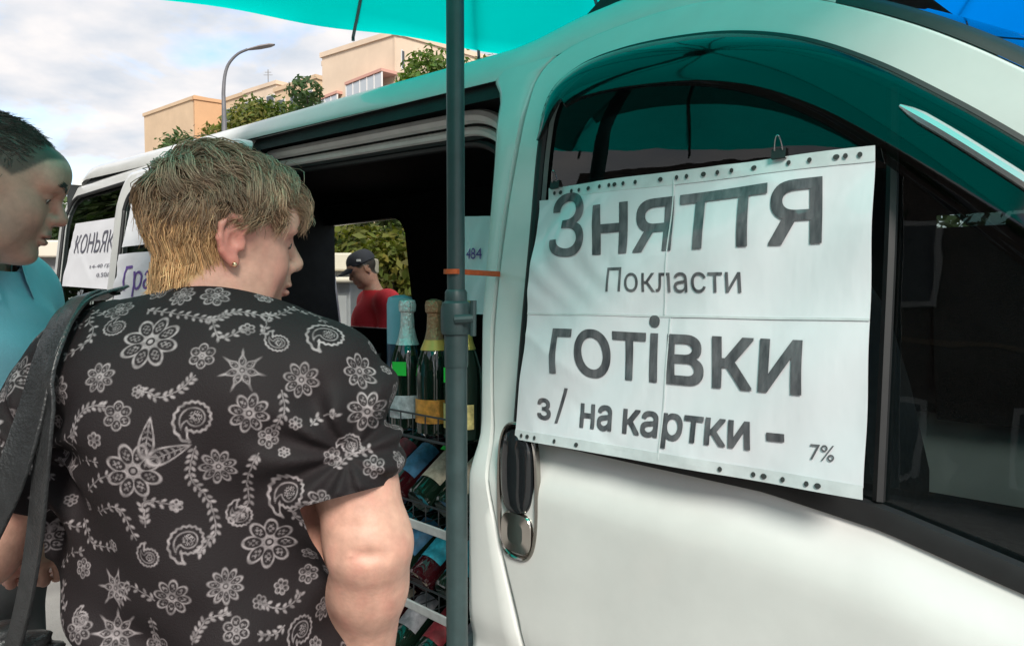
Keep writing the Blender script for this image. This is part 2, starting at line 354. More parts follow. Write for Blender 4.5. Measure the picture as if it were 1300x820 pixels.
G = roofstations(xr, ztop); MB().grid(G).build('roof', white, van, auto=40)
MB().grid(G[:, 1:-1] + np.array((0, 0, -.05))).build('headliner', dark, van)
# ditch moulding along the roof edge
m_ = G[3:, 6:9].mean(1) + (0, 0, .004); MB().tube(m_, .009, 6).build('roof_moulding', greyt, van)
# roof bar with its feet
rb = MB(); yb = float(G[10, 8, 1]); zb_ = float(G[14, 8, 2])
MB().tube([(.86, yb - .02, zb_ + .075), (.86, -.95, zb_ + .15), (.86, -1.88 - yb, zb_ + .075)], .017, 8).build('roof_bar', blk, van)
for yy in (yb, -1.9 - yb):
    s_ = 1 if yy > -.9 else -1
    mbf = MB(); Gf = []
    for t in np.linspace(0, 1, 9):
        xx = .70 + .30 * t; hgt = .052 * math.sin(math.pi * t) ** .5 + .004
        Gf.append([(xx, yy + s_ * .012, zb_ - .02), (xx, yy + s_ * .012, zb_ + hgt * .7), (xx, yy, zb_ + hgt), (xx, yy - s_ * .04, zb_ + hgt), (xx, yy - s_ * .05, zb_)])
    mbf.grid(np.array(Gf), flip=s_ > 0).build('roof_bar_foot', blk, van)
# windscreen and its black surround
tp = crom(DF[9:19], 40)[:34]; G = []
for (x, z) in tp:
    y = float(Yv(x, z)); f = sstep(-.55, .5, x)
    near = [(0, 0), (-.006, .012), (-.03, .02), (-.035, .016), (-.15, .03), (-.4, .045), (-.7, .055)]
    bow = -.22 * (1 - .4 * f)
    G.append([(x + bow * (1 - (1 + a / .95) ** 2), y + a, z + b) for a, b in near] + [(x + bow, -.95, z + .056)] + [(x + bow * (1 - (1 + a / .95) ** 2), -1.9 - y - a, z + b) for a, b in near[::-1]])
G = np.array(G)
MB().grid(G[:, 3:-3]).build('windscreen', glassd, van, auto=None)
for g_ in (G[:, :4], G[:, -4:]): MB().grid(g_).build('windscreen_seal', blk, van, auto=60)
# sliding door pushed back, rear quarter, far side
def rr(x0, x1, z0, z1, r=.08, k=3):
    P = []
    for cx, cz, a0 in ((x1 - r, z0 + r, -90), (x1 - r, z1 - r, 0), (x0 + r, z1 - r, 90), (x0 + r, z0 + r, 180)):
        for i in range(k): a = R(a0 + 90 * i / (k - 1)); P.append((cx + r * math.cos(a), cz + r * math.sin(a)))
    L = np.array(P); out_ = []
    for i in range(len(L)):
        a, b = L[i], L[(i + 1) % len(L)]; out_.append(a)
        if i % k == k - 1:
            for t in (.05, .33, .67, .95): out_.append(a + (b - a) * t)
    return np.array(out_)
SD = ring(rr(2.48, 3.32, 1.12, 1.80), rr(2.34, 3.44, .36, 1.885, .05), 160, 14, .062, 'sliding_door', ret=.05)
pane(rr(2.48, 3.32, 1.12, 1.80), .05, 'window_pane', glassd, parent=SD); along(crom(rr(2.48, 3.32, 1.12, 1.80), 120, True), .008, .06, True).build('window_seal', blk, SD)
RQ = ring(rr(3.42, 4.47, 1.12, 1.875), rr(2.42, 4.56, .36, 1.94, .04), 160, 14, 0, 'rear_quarter', ret=.05)
pane(rr(3.42, 4.47, 1.12, 1.875), -.012, 'window_pane', glassd, parent=RQ); along(crom(rr(3.42, 4.47, 1.12, 1.875), 120, True), .008, .0, True).build('window_seal', blk, RQ)
FD = ring(WF, DF, n=200, m=16, name='driver_door', side=-1); pane(WF, -.016, 'window_pane', glass, -1, FD)
fw0 = vpx(416, 410, -1.79); fw1 = vpx(528, 281, -1.79)
FWN = rr(fw1[0], fw0[0], 1.14, fw1[2] + .02, .09)
FS = ring(FWN, rr(1.09, 4.56, .36, 1.95, .04), 200, 30, 0, 'far_side', side=-1); pane(FWN, -.012, 'window_pane', glassw, -1, FS)
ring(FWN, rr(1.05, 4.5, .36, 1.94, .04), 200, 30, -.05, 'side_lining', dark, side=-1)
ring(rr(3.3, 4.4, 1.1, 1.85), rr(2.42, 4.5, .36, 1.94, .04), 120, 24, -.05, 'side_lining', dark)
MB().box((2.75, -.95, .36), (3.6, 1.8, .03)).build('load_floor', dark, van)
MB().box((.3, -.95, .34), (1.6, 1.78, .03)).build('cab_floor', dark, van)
MB().box((1.5, -.97, .33), (5.2, 1.7, .1)).build('chassis', blk, van, bevel=.02)
# sills
for yy in (-.04, -1.86): MB().box((1.9, yy, .3), (4.4, .07, .12)).build('sill', blk, van, bevel=.02)
# tail: two doors with glass
for k, (ya, yb2) in enumerate(((-.05, -.945), (-.955, -1.85))):
    G = np.array([[(4.555 + .02 * math.sin(math.pi * t), ya + (yb2 - ya) * s_ + (-.14 if k == 0 else .14) * t * t * ((1 - s_) if k == 0 else s_), .38 + 1.62 * t) for t in np.linspace(0, 1, 14)] for s_ in np.linspace(0, 1, 8)])
    td = MB().grid(G).build('tail_door', white, van); MB().box((4.58, (ya + yb2) / 2, 1.5), (.012, .7, .6)).build('window_pane', gloss, td, bevel=.004)
    MB().box((4.585, ya if k == 0 else yb2, .95), (.03, .1, .4)).build('tail_lamp', mat('lamp_red', (.4, .01, .01), .15), van, bevel=.01)
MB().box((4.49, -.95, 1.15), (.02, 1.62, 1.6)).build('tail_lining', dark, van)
MB().box((4.6, -.95, .42), (.12, 1.8, .2)).build('rear_bumper', blk, van, bevel=.03)
# nose
G = []
for x, zt, w in ((-.5, 1.04, 0.), (-.62, .99, .01), (-.75, .92, .03), (-.88, .82, .08), (-.97, .68, .16), (-1.0, .5, .2), (-.98, .34, .2)):
    G.append([(x + .10 * (abs(2 * t - 1) ** 3), -w - (1.9 - 2 * w) * t, zt + (.07 if zt > .7 else .02) * math.sin(math.pi * t)) for t in np.linspace(0, 1, 15)])
MB().grid(np.array(G)).build('bonnet', white, van)
fe = [[(x, 0 if s_ else -1.9, z) for x, z in ((-.58, 1.0), (-.58, .36))] for s_ in (1, 0)]
for s_, y in ((1, 0.), (0, -1.9)):
    G = np.array([[(x, y + (-w if s_ else w), zt - (zt - .36) * t) for t in np.linspace(0, 1, 6)] for x, zt, w in ((-.57, 1.0, 0.), (-.66, .96, .012), (-.78, .9, .035), (-.88, .8, .08))])
    MB().grid(G, flip=not s_).build('wing', white, van)
    MB().box((-.90, y + (-.24 if s_ else .24), .74), (.10, .3, .2), rz=R(28 if s_ else -28)).build('headlight', mat('headlight', (.75, .78, .8), .08, coat=1), van, bevel=.03)
MB().box((-.97, -.95, .42), (.12, 1.6, .2)).build('front_bumper', blk, van, bevel=.03)
# wheels
tyre = mat('tyre', (.02, .02, .02), .9)
for x in (-.2, 2.85):
    for s_ in (1, -1):
        yc = -.10 if s_ > 0 else -1.80
        M = ((1, 0, 0), (0, 0, s_), (0, 1, 0))
        w_ = MB().lathe([(.2, -.1), (.31, -.105), (.335, -.08), (.335, .08), (.31, .112), (.2, .105)], (x, yc, .335), 36, M=M).build('wheel', tyre, van)
        MB().lathe([(.02, .06), (.1, .10), (.19, .112), (.205, .108), (.205, -.09), (.02, -.09)], (x, yc, .335), 30, M=M).build('rim', mat('steel', (.5, .5, .5), .35, metal=.9), w_)
        MB().lathe([(.36, .075), (.40, .082), (.40, .118), (.365, .114)], (x, yc, .335), 36, M=M).build('arch_trim', blk, van)
# ---- cabin
seatm = mat('seat_cloth', (.025, .03, .033), .9, var=.3, vscale=40, bump=.3, bscale=300)
beige = mat('headrest_cover', (.28, .22, .16), .9, var=.15, vscale=60)
def seat(x, y, hm):
    s_ = MB().box((x - .1, y, .66), (.48, .48, .16)).build('seat', seatm, van, bevel=.05)
    G = []
    for t, w, d in ((0, .22, .07), (.1, .24, .085), (.5, .245, .085), (.85, .22, .07), (1, .17, .03)):
        z = .74 + .68 * t; xx = x + .10 + .16 * t
        G.append([(xx + d * math.cos(a) * (abs(math.cos(a)) ** -.4 if abs(math.cos(a)) > .01 else 1), y + w * math.sin(a), z) for a in np.arange(20) / 20 * 2 * math.pi])
    G = np.array(G).transpose(1, 0, 2); MB().grid(G, closed_u=True).add(G[:, -1], [tuple(range(20))]).build('seat_back', seatm, s_)
    hr = MB(); Gh = []
    for t, k in ((0, .6), (.15, .95), (.5, 1.05), (.85, .95), (1, .5)):
        Gh.append([(x + .27 + .02 * t + .05 * k * math.cos(a), y + .13 * k * math.sin(a), 1.46 + .18 * t) for a in np.arange(18) / 18 * 2 * math.pi])
    Gh = np.array(Gh).transpose(1, 0, 2); hr.grid(Gh, closed_u=True).add(Gh[:, -1], [tuple(range(18))]).build('headrest', hm, s_)
    for d in (-.05, .05): MB().tube([(x + .27, y + d, 1.38), (x + .275, y + d, 1.5)], .006, 6).build('headrest_post', chrome, s_)
seat(.72, -.42, seatm); seat(.72, -.86, beige); seat(.66, -1.42, seatm)
db = MB(); Gd = np.array([[(x, y, z) for x, z in ((-.45, .95), (-.2, 1.04), (-.02, 1.06), (.04, 1.0), (.02, .8), (-.1, .6))] for y in np.linspace(-.12, -1.78, 8)]); db.grid(Gd).build('dashboard', seatm, van)
an = np.arange(32) / 32 * 2 * math.pi; c0 = np.array((.2, -1.42, 1.06)); e1 = np.array((0, 1., 0)); e2 = np.array((.55, 0, .83))
sw = MB().tube(c0 + .185 * (np.cos(an)[:, None] * e1 + np.sin(an)[:, None] * e2), .015, 8, closed=True).build('steering_wheel', blk, van)
hub = MB().lathe([(.0, -.02), (.06, -.02), (.06, .02), (0, .025)], c0, 16)
for a in (0, math.pi, -math.pi / 2): hub.tube([c0, c0 + .18 * (math.cos(a) * e1 + math.sin(a) * e2)], .012, 6)
hub.build('wheel_spokes', blk, sw); MB().tube([c0, c0 + (-.3, 0, -.25)], .03, 8).build('steering_column', blk, sw)
# sun shade covering most of the driver's glass
q = np.array(WF); sh = crom(q, 120, True); c_ = sh.mean(0)
ga, gb = vpx(1193, 262, -1.78), vpx(1287, 262, -1.78); g0, g1 = vpx(1240, 288, -1.78)[2], vpx(1240, 238, -1.78)[2]
shd = lambda x0, x1, z0, z1, e: MB().grid(np.array([[(x, -1.9 - float(Yv(x, z)) + e, z) for z in np.linspace(z0, z1, 10)] for x in np.linspace(x0, x1, 12)]))
shd(ga[0], 1.03, .96, 1.86, .05).build('sun_shade', dark, van); shd(-.36, gb[0], .94, 1.62, .055).build('sun_shade', dark, van); shd(gb[0] - .01, ga[0] + .01, .94, g0, .06).build('sun_shade', dark, van); shd(gb[0] - .01, ga[0] + .01, g1, 1.86, .065).build('sun_shade', dark, van)
MB().grid(np.array([[(x, -1.9 - float(Yv(x, z)) + .06, z) for z in np.linspace(1.63, 1.86, 5)] for x in np.linspace(.2, 1.03, 14)])).build('sun_visor', dark, van)
# ================================================================== umbrellas
polem = mat('pole_green', (.035, .06, .062), .42, var=.15, vscale=30)
def at_z(px, py, z): d = ray(px, py); return np.array((0, 0, CAMZ)) + d * ((z - CAMZ) / d[2])
def umbrella(name, c, e, half, ze, rise, cloth, label, clamp_z=None, ribq=(-.3, .3)):
    u = empty(name, (c[0], c[1], 0), label, 'umbrella', 'market umbrellas over the van')
    e = np.array(e) / np.linalg.norm(e); nn = np.array((-e[1], e[0]))
    a = np.linspace(-1, 1, 49); A, B = np.meshgrid(a, a, indexing='ij'); m_ = np.maximum(abs(A), abs(B))
    ang = np.arctan2(B, A); sag = (.035 * m_ * abs(np.sin(4 * ang)) * (m_ < 1) + .02 * np.cos(7 * A + 2) * np.cos(6 * B) * m_ * (1 - m_))
    edge = .006 * (1 - np.cos(4 * np.pi * np.where(abs(A) > abs(B), B, A))) * .5 * (m_ ** 6)
    Z = ze + rise * (1 - m_ ** 1.15) - sag + edge - .02
    X = half * A * (1 - .012 * np.sin(np.pi * (B + 1) * 2) ** 2); Yy = half * B * (1 - .012 * np.sin(np.pi * (A + 1) * 2) ** 2)
    V = np.stack([X * e[0] + Yy * nn[0], X * e[1] + Yy * nn[1], Z], -1)
    MB().grid(V).build('canopy', cloth, u, auto=None)
    if clamp_z is None: clamp_z = 1.33
    pl = MB().tube([(0, 0, .05), (0, 0, clamp_z)], .0205, 20).build('pole', polem, u)
    MB().tube([(0, 0, clamp_z - .02), (0, 0, ze + rise + .02)], .0168, 20).build('pole', polem, u)
    k = MB().lathe([(.0215, -.09), (.0225, -.085), (.0225, -.03), (.027, -.028), (.029, -.02), (.029, .018), (.026, .03), (.021, .034), (.021, .05), (.018, .055)], (0, 0, clamp_z), 24).build('height_clamp', polem, u)
    MB().tube([(.0, -.028, clamp_z), (.034, -.03, clamp_z + .002)], .009, 10).tube([(.033, -.03, clamp_z - .03), (.034, -.03, clamp_z + .035)], .006, 8).build('clamp_lever', polem, k)
    MB().lathe([(.05, ze + rise - .16), (.055, ze + rise - .1), (.03, ze + rise - .05)], (0, 0, 0), 16).build('hub', polem, u)
    MB().lathe([(.25, 0), (.25, .05), (.2, .07), (.03, .08), (.03, .25)], (0, 0, 0), 24).build('base', mat('concrete', (.3, .3, .29), .9, var=.2), u)
    steel = mat('rib_steel', (.10, .12, .12), .4, metal=.6)
    for k in range(12):
        if k < 8:
            t = k * math.pi / 4 if k % 2 else 99
            if t == 99: continue
            t = t; d = np.array((math.cos(t), math.sin(t))); d /= max(abs(d))
        else: continue
        p0 = np.array((0, 0, ze + rise - .07)); P = []
        for f in np.linspace(0, 1.012, 9):
            x, y = d * f * half; P.append((x * e[0] + y * nn[0], x * e[1] + y * nn[1], ze + rise * (1 - f ** 1.15) - .05 - .01 * f))
        MB().tube(P, .006, 6).build('rib', steel, u)
    # two extra ribs on each side, with their tips below the hem
    for sd in range(4):
        for q in ribq:
            d = [(1, q), (-1, q), (q, 1), (q, -1)][sd]; P = []
            for f in np.linspace(.02, 1.01, 8):
                x, y = np.array(d) * f * half; P.append((x * e[0] + y * nn[0], x * e[1] + y * nn[1], ze + rise * (1 - (f * .99) ** 1.15) - .030 - .005 * f))
            P.append((P[-1][0], P[-1][1], P[-1][2] - .012)); MB().tube(P, .0055, 6).build('rib', steel, u)
    return u
PC = at(579, 400, 1.385)
ZE = 2.24; E1, E2 = at_z(190, 0, ZE), at_z(600, 64, ZE)
ee = (E2 - E1)[:2]; ee /= np.linalg.norm(ee); nn_ = np.array((-ee[1], ee[0])); half = float((E1[:2] - PC[:2]) @ nn_)
teal = clothmat('teal_canopy', (.0, .60, .52), .8); blue = clothmat('blue_canopy', (.0, .22, .75), .8)
RQ_ = [float((at_z(a, b, ZE - .04)[:2] - PC[:2]) @ ee) / half for a, b in ((464, 38), (636, 60))]
U1 = umbrella('market_umbrella', PC, ee, half, ZE + .02, .45, teal, 'teal market umbrella on a dark green pole strapped to the van', float(at(579, 405, 1.385)[2]), RQ_)
bc = v2w((.45, -2.45, 0)); umbrella('market_umbrella', bc, (1, .12), 1.62, 2.66, .5, blue, 'bright blue market umbrella on the far side of the van')
# orange strap from the pole to the door edge
sz = float(at(579, 345, 1.385)[2]); w1 = v2w(vpx(632, 345, lambda z: YZ(z) + .008)); pts = []
for a in np.linspace(60, 300, 14): pts.append(PC[:2] + .0225 * np.array((math.cos(R(a)), math.sin(R(a)))))
P3 = [np.array((*w1[:2], sz))] + [np.array((*p_, sz - .001)) for p_ in pts[::-1]][0:0] + [np.array((PC[0] - .0 + .022 * math.cos(R(a)), PC[1] + .022 * math.sin(R(a)), sz)) for a in range(-80, -290, -15)] + [np.array((w1[0] + .004, w1[1] + .004, sz - .002))]
sb = np.array((PC[0], PC[1], sz)); st = MB(); PP = np.array(P3) - sb; Gs = []
for dz, o_ in ((-.0045, 1), (.0045, 1), (.0045, 1.06), (-.0045, 1.06)): Gs.append(np.stack([PP[:, 0] * o_, PP[:, 1] * o_, PP[:, 2] + dz], 1))
Gs.append(Gs[0]); st.grid(np.array(Gs))
o = st.build('strap', mat('orange_webbing', (.55, .09, .02), .7, var=.15, vscale=80)); o.location = sb; tag(o, 'orange strap tying the umbrella pole to the van door', 'strap')

# ================================================================== paper signs (van frame)
def vroot(name, base, label, cat, group=None):
    return empty(name, tuple(v2w(np.array(base, float))), label, cat, group, R(135))
paper = mat('sleeved_paper', (.66, .68, .71), .45, coat=.8, var=.05, vscale=10, bump=.35, bscale=11, stretch=(1, 1, .4))
plastic = mat('sleeve_strip', (.55, .59, .60), .4, coat=.4, var=.1, vscale=30, bump=.1, bscale=20)
ink = mat('printed_ink', (.035, .038, .045), .5, coat=.6, col2=(.14, .14, .15), vscale=70, bump=.35, bscale=11, stretch=(1, 1, .22))
class Sheet:
    def __init__(s, corners, base, seed, amp=.002):
        s.c = [np.asarray(c, float) for c in corners]; s.b = np.asarray(base, float); r = np.random.default_rng(seed)
        s.w = [(r.uniform(2, 22), r.uniform(2, 18), r.uniform(0, 6.28), r.uniform(.25, 1)) for _ in range(9)]; s.amp = amp; an2 = r.uniform(0, 3.14, 16); s.cr = [(math.cos(a), math.sin(a), r.uniform(-.6, 1.2), amp * r.uniform(-.9, .9), r.uniform(3, 7)) for a in an2]
        s.n = np.cross(s.c[1] - s.c[0], s.c[3] - s.c[0]); s.n /= np.linalg.norm(s.n)
        if s.n[1] < 0: s.n = -s.n
    def P(s, u, v, e=0.):
        u = np.asarray(u, float)[..., None]; v = np.asarray(v, float)[..., None]; tl, tr, br, bl = s.c
        p = tl * (1 - u) * (1 - v) + tr * u * (1 - v) + br * u * v + bl * (1 - u) * v
        d = sum(k * np.sin(a * u + b * v + f) for a, b, f, k in s.w) * s.amp * .5 + .0018 * np.exp(-((v - .25) / .2) ** 2) * np.sin(55 * u + 9 * np.sin(7 * v)) * np.exp(-((u - .1) / .22) ** 2)
        for cx, cy, cc, ca, cm in s.cr: sd_ = u * cx + v * cy - cc; d = d + ca * np.exp(-np.abs(sd_) / .035) * (.5 + .5 * np.sin(cm * (u * cy - v * cx) + cm))
        return p + s.n * (d + e) - s.b
    def uv(s, q):                                       # invert the bilinear patch for a point on it
        u = v = .5
        for _ in range(25):
            tl, tr, br, bl = s.c; p = tl * (1 - u) * (1 - v) + tr * u * (1 - v) + br * u * v + bl * (1 - u) * v
            du = (tr - tl) * (1 - v) + (br - bl) * v; dv = (bl - tl) * (1 - u) + (br - tr) * u; d = q - p
            a = np.array([[du @ du, du @ dv], [du @ dv, dv @ dv]]); x = np.linalg.solve(a, [du @ d, dv @ d]); u += x[0]; v += x[1]
        return u, v
    def rect(s, u0, u1, v0, v1, name, m_, par, e=0., n=40):
        U, Vv = np.meshgrid(np.linspace(u0, u1, n), np.linspace(v0, v1, n), indexing='ij'); G = s.P(U, Vv, e)
        mb = MB().grid(G); back = s.P(U, Vv, e - .0009); mb.grid(back, flip=True)
        bd = [(i, 0) for i in range(n)] + [(n - 1, j) for j in range(n)][1:] + [(i, n - 1) for i in range(n)][::-1][1:] + [(0, j) for j in range(n)][::-1][1:]
        K = n * n; mb.F += [(bd[i][0] * n + bd[i][1], bd[i + 1][0] * n + bd[i + 1][1], K + bd[i + 1][0] * n + bd[i + 1][1], K + bd[i][0] * n + bd[i][1]) for i in range(len(bd) - 1)]
        return mb.build(name, m_, par, auto=70)
    def text(s, body, quad, par, fn, bold=0., m_=ink, name='printed_word', e=.0012, slant=0.):
        V, F = textmesh(body, bold); lo, hi = V.min(0), V.max(0); t = (V - lo) / (hi - lo + 1e-9); q = [s.uv(fn(*k)) for k in quad]; q = [np.array(k) for k in q]
        a, b = t[:, :1] + slant * t[:, 1:2], 1 - t[:, 1:2]
        uv_ = q[0] * (1 - a) * (1 - b) + q[1] * a * (1 - b) + q[2] * a * b + q[3] * (1 - a) * b
        
        if bold > .02:                                  # heavier strokes: overlapping passes, each a hair proud of the last
            k = len(V); du = np.array([(a_, b_) for a_ in (-1, 0, 1) for b_ in (-1, 0, 1)]) * bold * .45; sc_ = (q[1] - q[0])[0] / (hi - lo)[0]; sv = (q[3] - q[0])[1] / (hi - lo)[1]
            PT = np.concatenate([s.P(uv_[:, 0] + d_[0] * sc_, uv_[:, 1] + d_[1] * sv, e + .00004 * i_) for i_, d_ in enumerate(du)]); F = [[v_ + i_ * k for v_ in f_] for i_ in range(len(du)) for f_ in F]
        else: PT = s.P(uv_[:, 0], uv_[:, 1], e)
        o_ = mesh(name, PT, F, m_, par, smooth=True); o_['kind'] = 'stuff'; return o_
ys = lambda z: np.interp(z, [1.08, 1.6], [.016, -.055])
fn = lambda a, b: vpx(a, b, ys)
cs = [fn(686, 239), fn(1111, 183), fn(1097, 634), fn(653, 557)]
base = (cs[2] + cs[3]) / 2
sg = vroot('paper_sign', base, 'large white cash withdrawal sign of four sleeved sheets on the van window', 'sign')
sh = Sheet(cs, base, 3, .0042)
um = sh.uv(fn(851, 300))[0]; ul = sh.uv(fn(842, 500))[0]
q1 = sh.rect(0, um - .002, .05, .505, 'sheet', paper, sg, .0008); q2 = sh.rect(um - .004, 1, .05, .505, 'sheet', paper, sg, .0002)
q3 = sh.rect(0, ul + .002, .507, .965, 'sheet', paper, sg, .0006); q4 = sh.rect(ul - .002, 1, .507, .968, 'sheet', paper, sg, 0)
sh.rect(um - .0035, um + .0, .03, .5, 'seam', plastic, sg, .0022, 12); sh.rect(ul + .002, ul + .006, .51, .985, 'seam', plastic, sg, .002, 12); sh.rect(0, 1, .5, .5075, 'seam', plastic, sg, .0014, 40)
stp = sh.rect(.035, 1.0, .004, .05, 'hole_strip', plastic, sg, .0012, 40); stb = sh.rect(0, 1, .962, 1.0, 'hole_strip', plastic, sg, .0016, 40)
hole = mat('punched_hole', (.03, .035, .035), .8)
def holes(us, v, par, e):
    for k, u in enumerate(us):
        a = np.arange(10) / 10 * 2 * math.pi; w_ = .0075 if k % 3 == 1 else .0055
        mesh('punch_hole', sh.P(u + w_ * np.cos(a), v + .008 * np.sin(a), e), [tuple(range(10))], hole, par, smooth=False)
holes(np.array([.06, .085, .13, .16, .20, .245, .28, .30, .33, .37, .45, .50, .53, .58, .62, .66, .72, .81, .86, .92, .94, .97]), .027, stp, .003)
holes(np.array([.03, .055, .085, .16, .24, .68, .76, .785, .83, .885, .91]), .982, stb, .0035)
T = lambda b, q, bold=0, **k: sh.text(b, q, sg, fn, bold, e=.0017, **k)
T('Зняття', [(701, 249), (1045, 197), (1042, 309), (699, 327)], .021)
T('Покласти', [(772, 340), (941, 337), (941, 372), (771, 371)], -.004)
T('готівки', [(703, 397), (1019, 408), (1018, 502), (702, 474)], .024)
T('з', [(684, 505), (699, 507), (698, 533), (683, 531)], .035)
T('/', [(706, 491), (721, 493), (717, 538), (703, 537)], .004)
T('на', [(736, 512), (776, 516), (775, 547), (735, 542)], .042)
T('картки', [(792, 519), (953, 536), (952, 583), (790, 560)], .042)
T('-', [(975, 550), (995, 552), (995, 560), (975, 558)], .03)
T('7%', [(1029, 563), (1061, 566), (1060, 586), (1028, 583)], .0)
# binder clips
def clip(px, py, label):
    c = vpx(px, py, lambda z: ys(z) + .004); r_ = vroot('binder_clip', c, label, 'clip', 'clips holding up the sign')
    G = np.array([[(x, y, z) for y, z in ((.0, -.006), (.006, -.005), (.003, .009), (-.003, .009), (-.008, -.006))] for x in np.linspace(-.011, .011, 3)])
    MB().grid(G).build('clip_body', blk, r_, auto=20)
    wr = crom([(-.006, .004, .006), (-.005, .006, .016), (-.002, .008, .026), (.002, .008, .026), (.005, .006, .016), (.006, .004, .006)], 20); MB().tube(wr, .0011, 6).build('clip_wire', mat('clip_steel', (.35, .36, .36), .25, metal=1), r_)
clip(990, 197, 'black binder clip on the sign between the two upper sheets and the divider bar'); clip(706, 236, 'black binder clip at the sign corner by the door pillar')
# price sheets on the rear windows
pap2 = mat('plain_paper', (.72, .73, .76), .6, coat=.25, var=.03, vscale=6, bump=.1, bscale=12)
inkp = mat('purple_ink', (.12, .06, .28), .6); inkg = mat('marker_ink', (.10, .10, .13), .6)
def sheetsign(name, quad, f, seed, label, texts, m2=paper):
    fn2 = lambda a, b: vpx(a, b, f); c = [fn2(*k) for k in quad]; b = (c[2] + c[3]) / 2
    r_ = vroot(name, b, label, 'sign', 'price sheets on the van windows'); s2 = Sheet(c, b, seed, .002)
    s2.rect(0, 1, 0, 1, 'sheet', m2, r_, 0, 30)
    for body, q_, bold, mm in texts: s2.text(body, q_, r_, fn2, bold, mm, e=.003)
    return r_
fq = lambda z: YZ(z) + .008
fd = lambda z: YZ(z) + .074
r_ = sheetsign('price_sheet', [(96, 284), (156, 275), (146, 368), (78, 363)], fq, 5, 'white cognac price sheet on the rear quarter window', [('КОНЬЯК', [(99, 299), (148, 290), (144, 320), (94, 322)], -.012, inkg), ('14-40 гр', [(115, 337), (142, 333), (140, 340), (114, 342)], -.012, inkg), ('0.50л', [(124, 347), (141, 345), (140, 351), (123, 352)], -.012, inkg)], pap2)
sheetsign('price_sheet', [(174, 222), (262, 193), (257, 300), (155, 314)], fd, 8, 'tall white price sheet on the upper part of the pushed back sliding door', [('Горілка', [(181, 233), (252, 208), (248, 249), (174, 268)], -.01, inkg)], pap2)
sheetsign('price_sheet', [(151, 323), (258, 312), (254, 410), (140, 398)], fd, 9, 'white sheet with purple writing low on the pushed back sliding door', [('Гранат', [(160, 338), (240, 330), (237, 372), (155, 378)], -.006, inkp)], pap2)
# paper behind the pillar, inside the opening
fi = lambda z: -.30
sheetsign('price_sheet', [(585, 275), (640, 274), (640, 400), (583, 398)], fi, 11, 'white price sheet hanging inside the opening behind the umbrella pole', [('484', [(594, 315), (612, 315), (611, 329), (593, 329)], .0, inkp)], pap2)

# ================================================================== wire rack and bottles
wire = mat('rack_wire', (.05, .055, .06), .4, metal=.7); rail = mat('price_rail', (.40, .40, .40), .5, var=.2, vscale=25)
YR = -.055
s1, s2_, s3 = vpx(540, 558, YR)[2], vpx(540, 671, YR)[2], vpx(540, 776, YR)[2]
SH = [s1, s2_, s3, s3 - .2, s3 - .4]
rk = vroot('bottle_rack', (1.6, -.2, .375), 'black wire display rack of bottles standing in the van door opening', 'rack'); RB = np.array((1.6, -.2, .375))
X0, X1 = 1.235, 1.98
for x in (X0, X1):
    for y in (YR, YR - .33): MB().tube([(x, y, .375), (x, y, s1 + .14)], .005, 8).off(RB).build('upright', wire, rk)
for k, z in enumerate(SH):
    sf = MB().tube([(X0, YR, z), (X1, YR, z)], .0035, 6).off(RB).build('shelf', wire, rk)
    MB().tube([(X0, YR, z + .055), (X1, YR, z + .055)], .0025, 6).off(RB).build('guard_wire', wire, sf)
    MB().tube([(X0, YR - .33, z), (X1, YR - .33, z)], .0035, 6).off(RB).build('rear_wire', wire, sf)
    for x in np.linspace(X0, X1, 17): MB().tube([(x, YR, z + .055), (x, YR, z - .002), (x, YR - .33, z - .002)], .0018, 5).off(RB).build('cross_wire', wire, sf)
    if k > 0: MB().box(((X0 + X1) / 2, YR + .008, z + .006), (X1 - X0, .006, .021)).off(RB).build('price_rail', rail, sf, bevel=.002)
gdark = mat('bottle_glass', (.006, .016, .010), .06, coat=.6); gred = mat('bottle_red', (.03, .004, .006), .06, coat=.6)
tagm = mat('green_price_tag', (.02, .62, .06), .6)
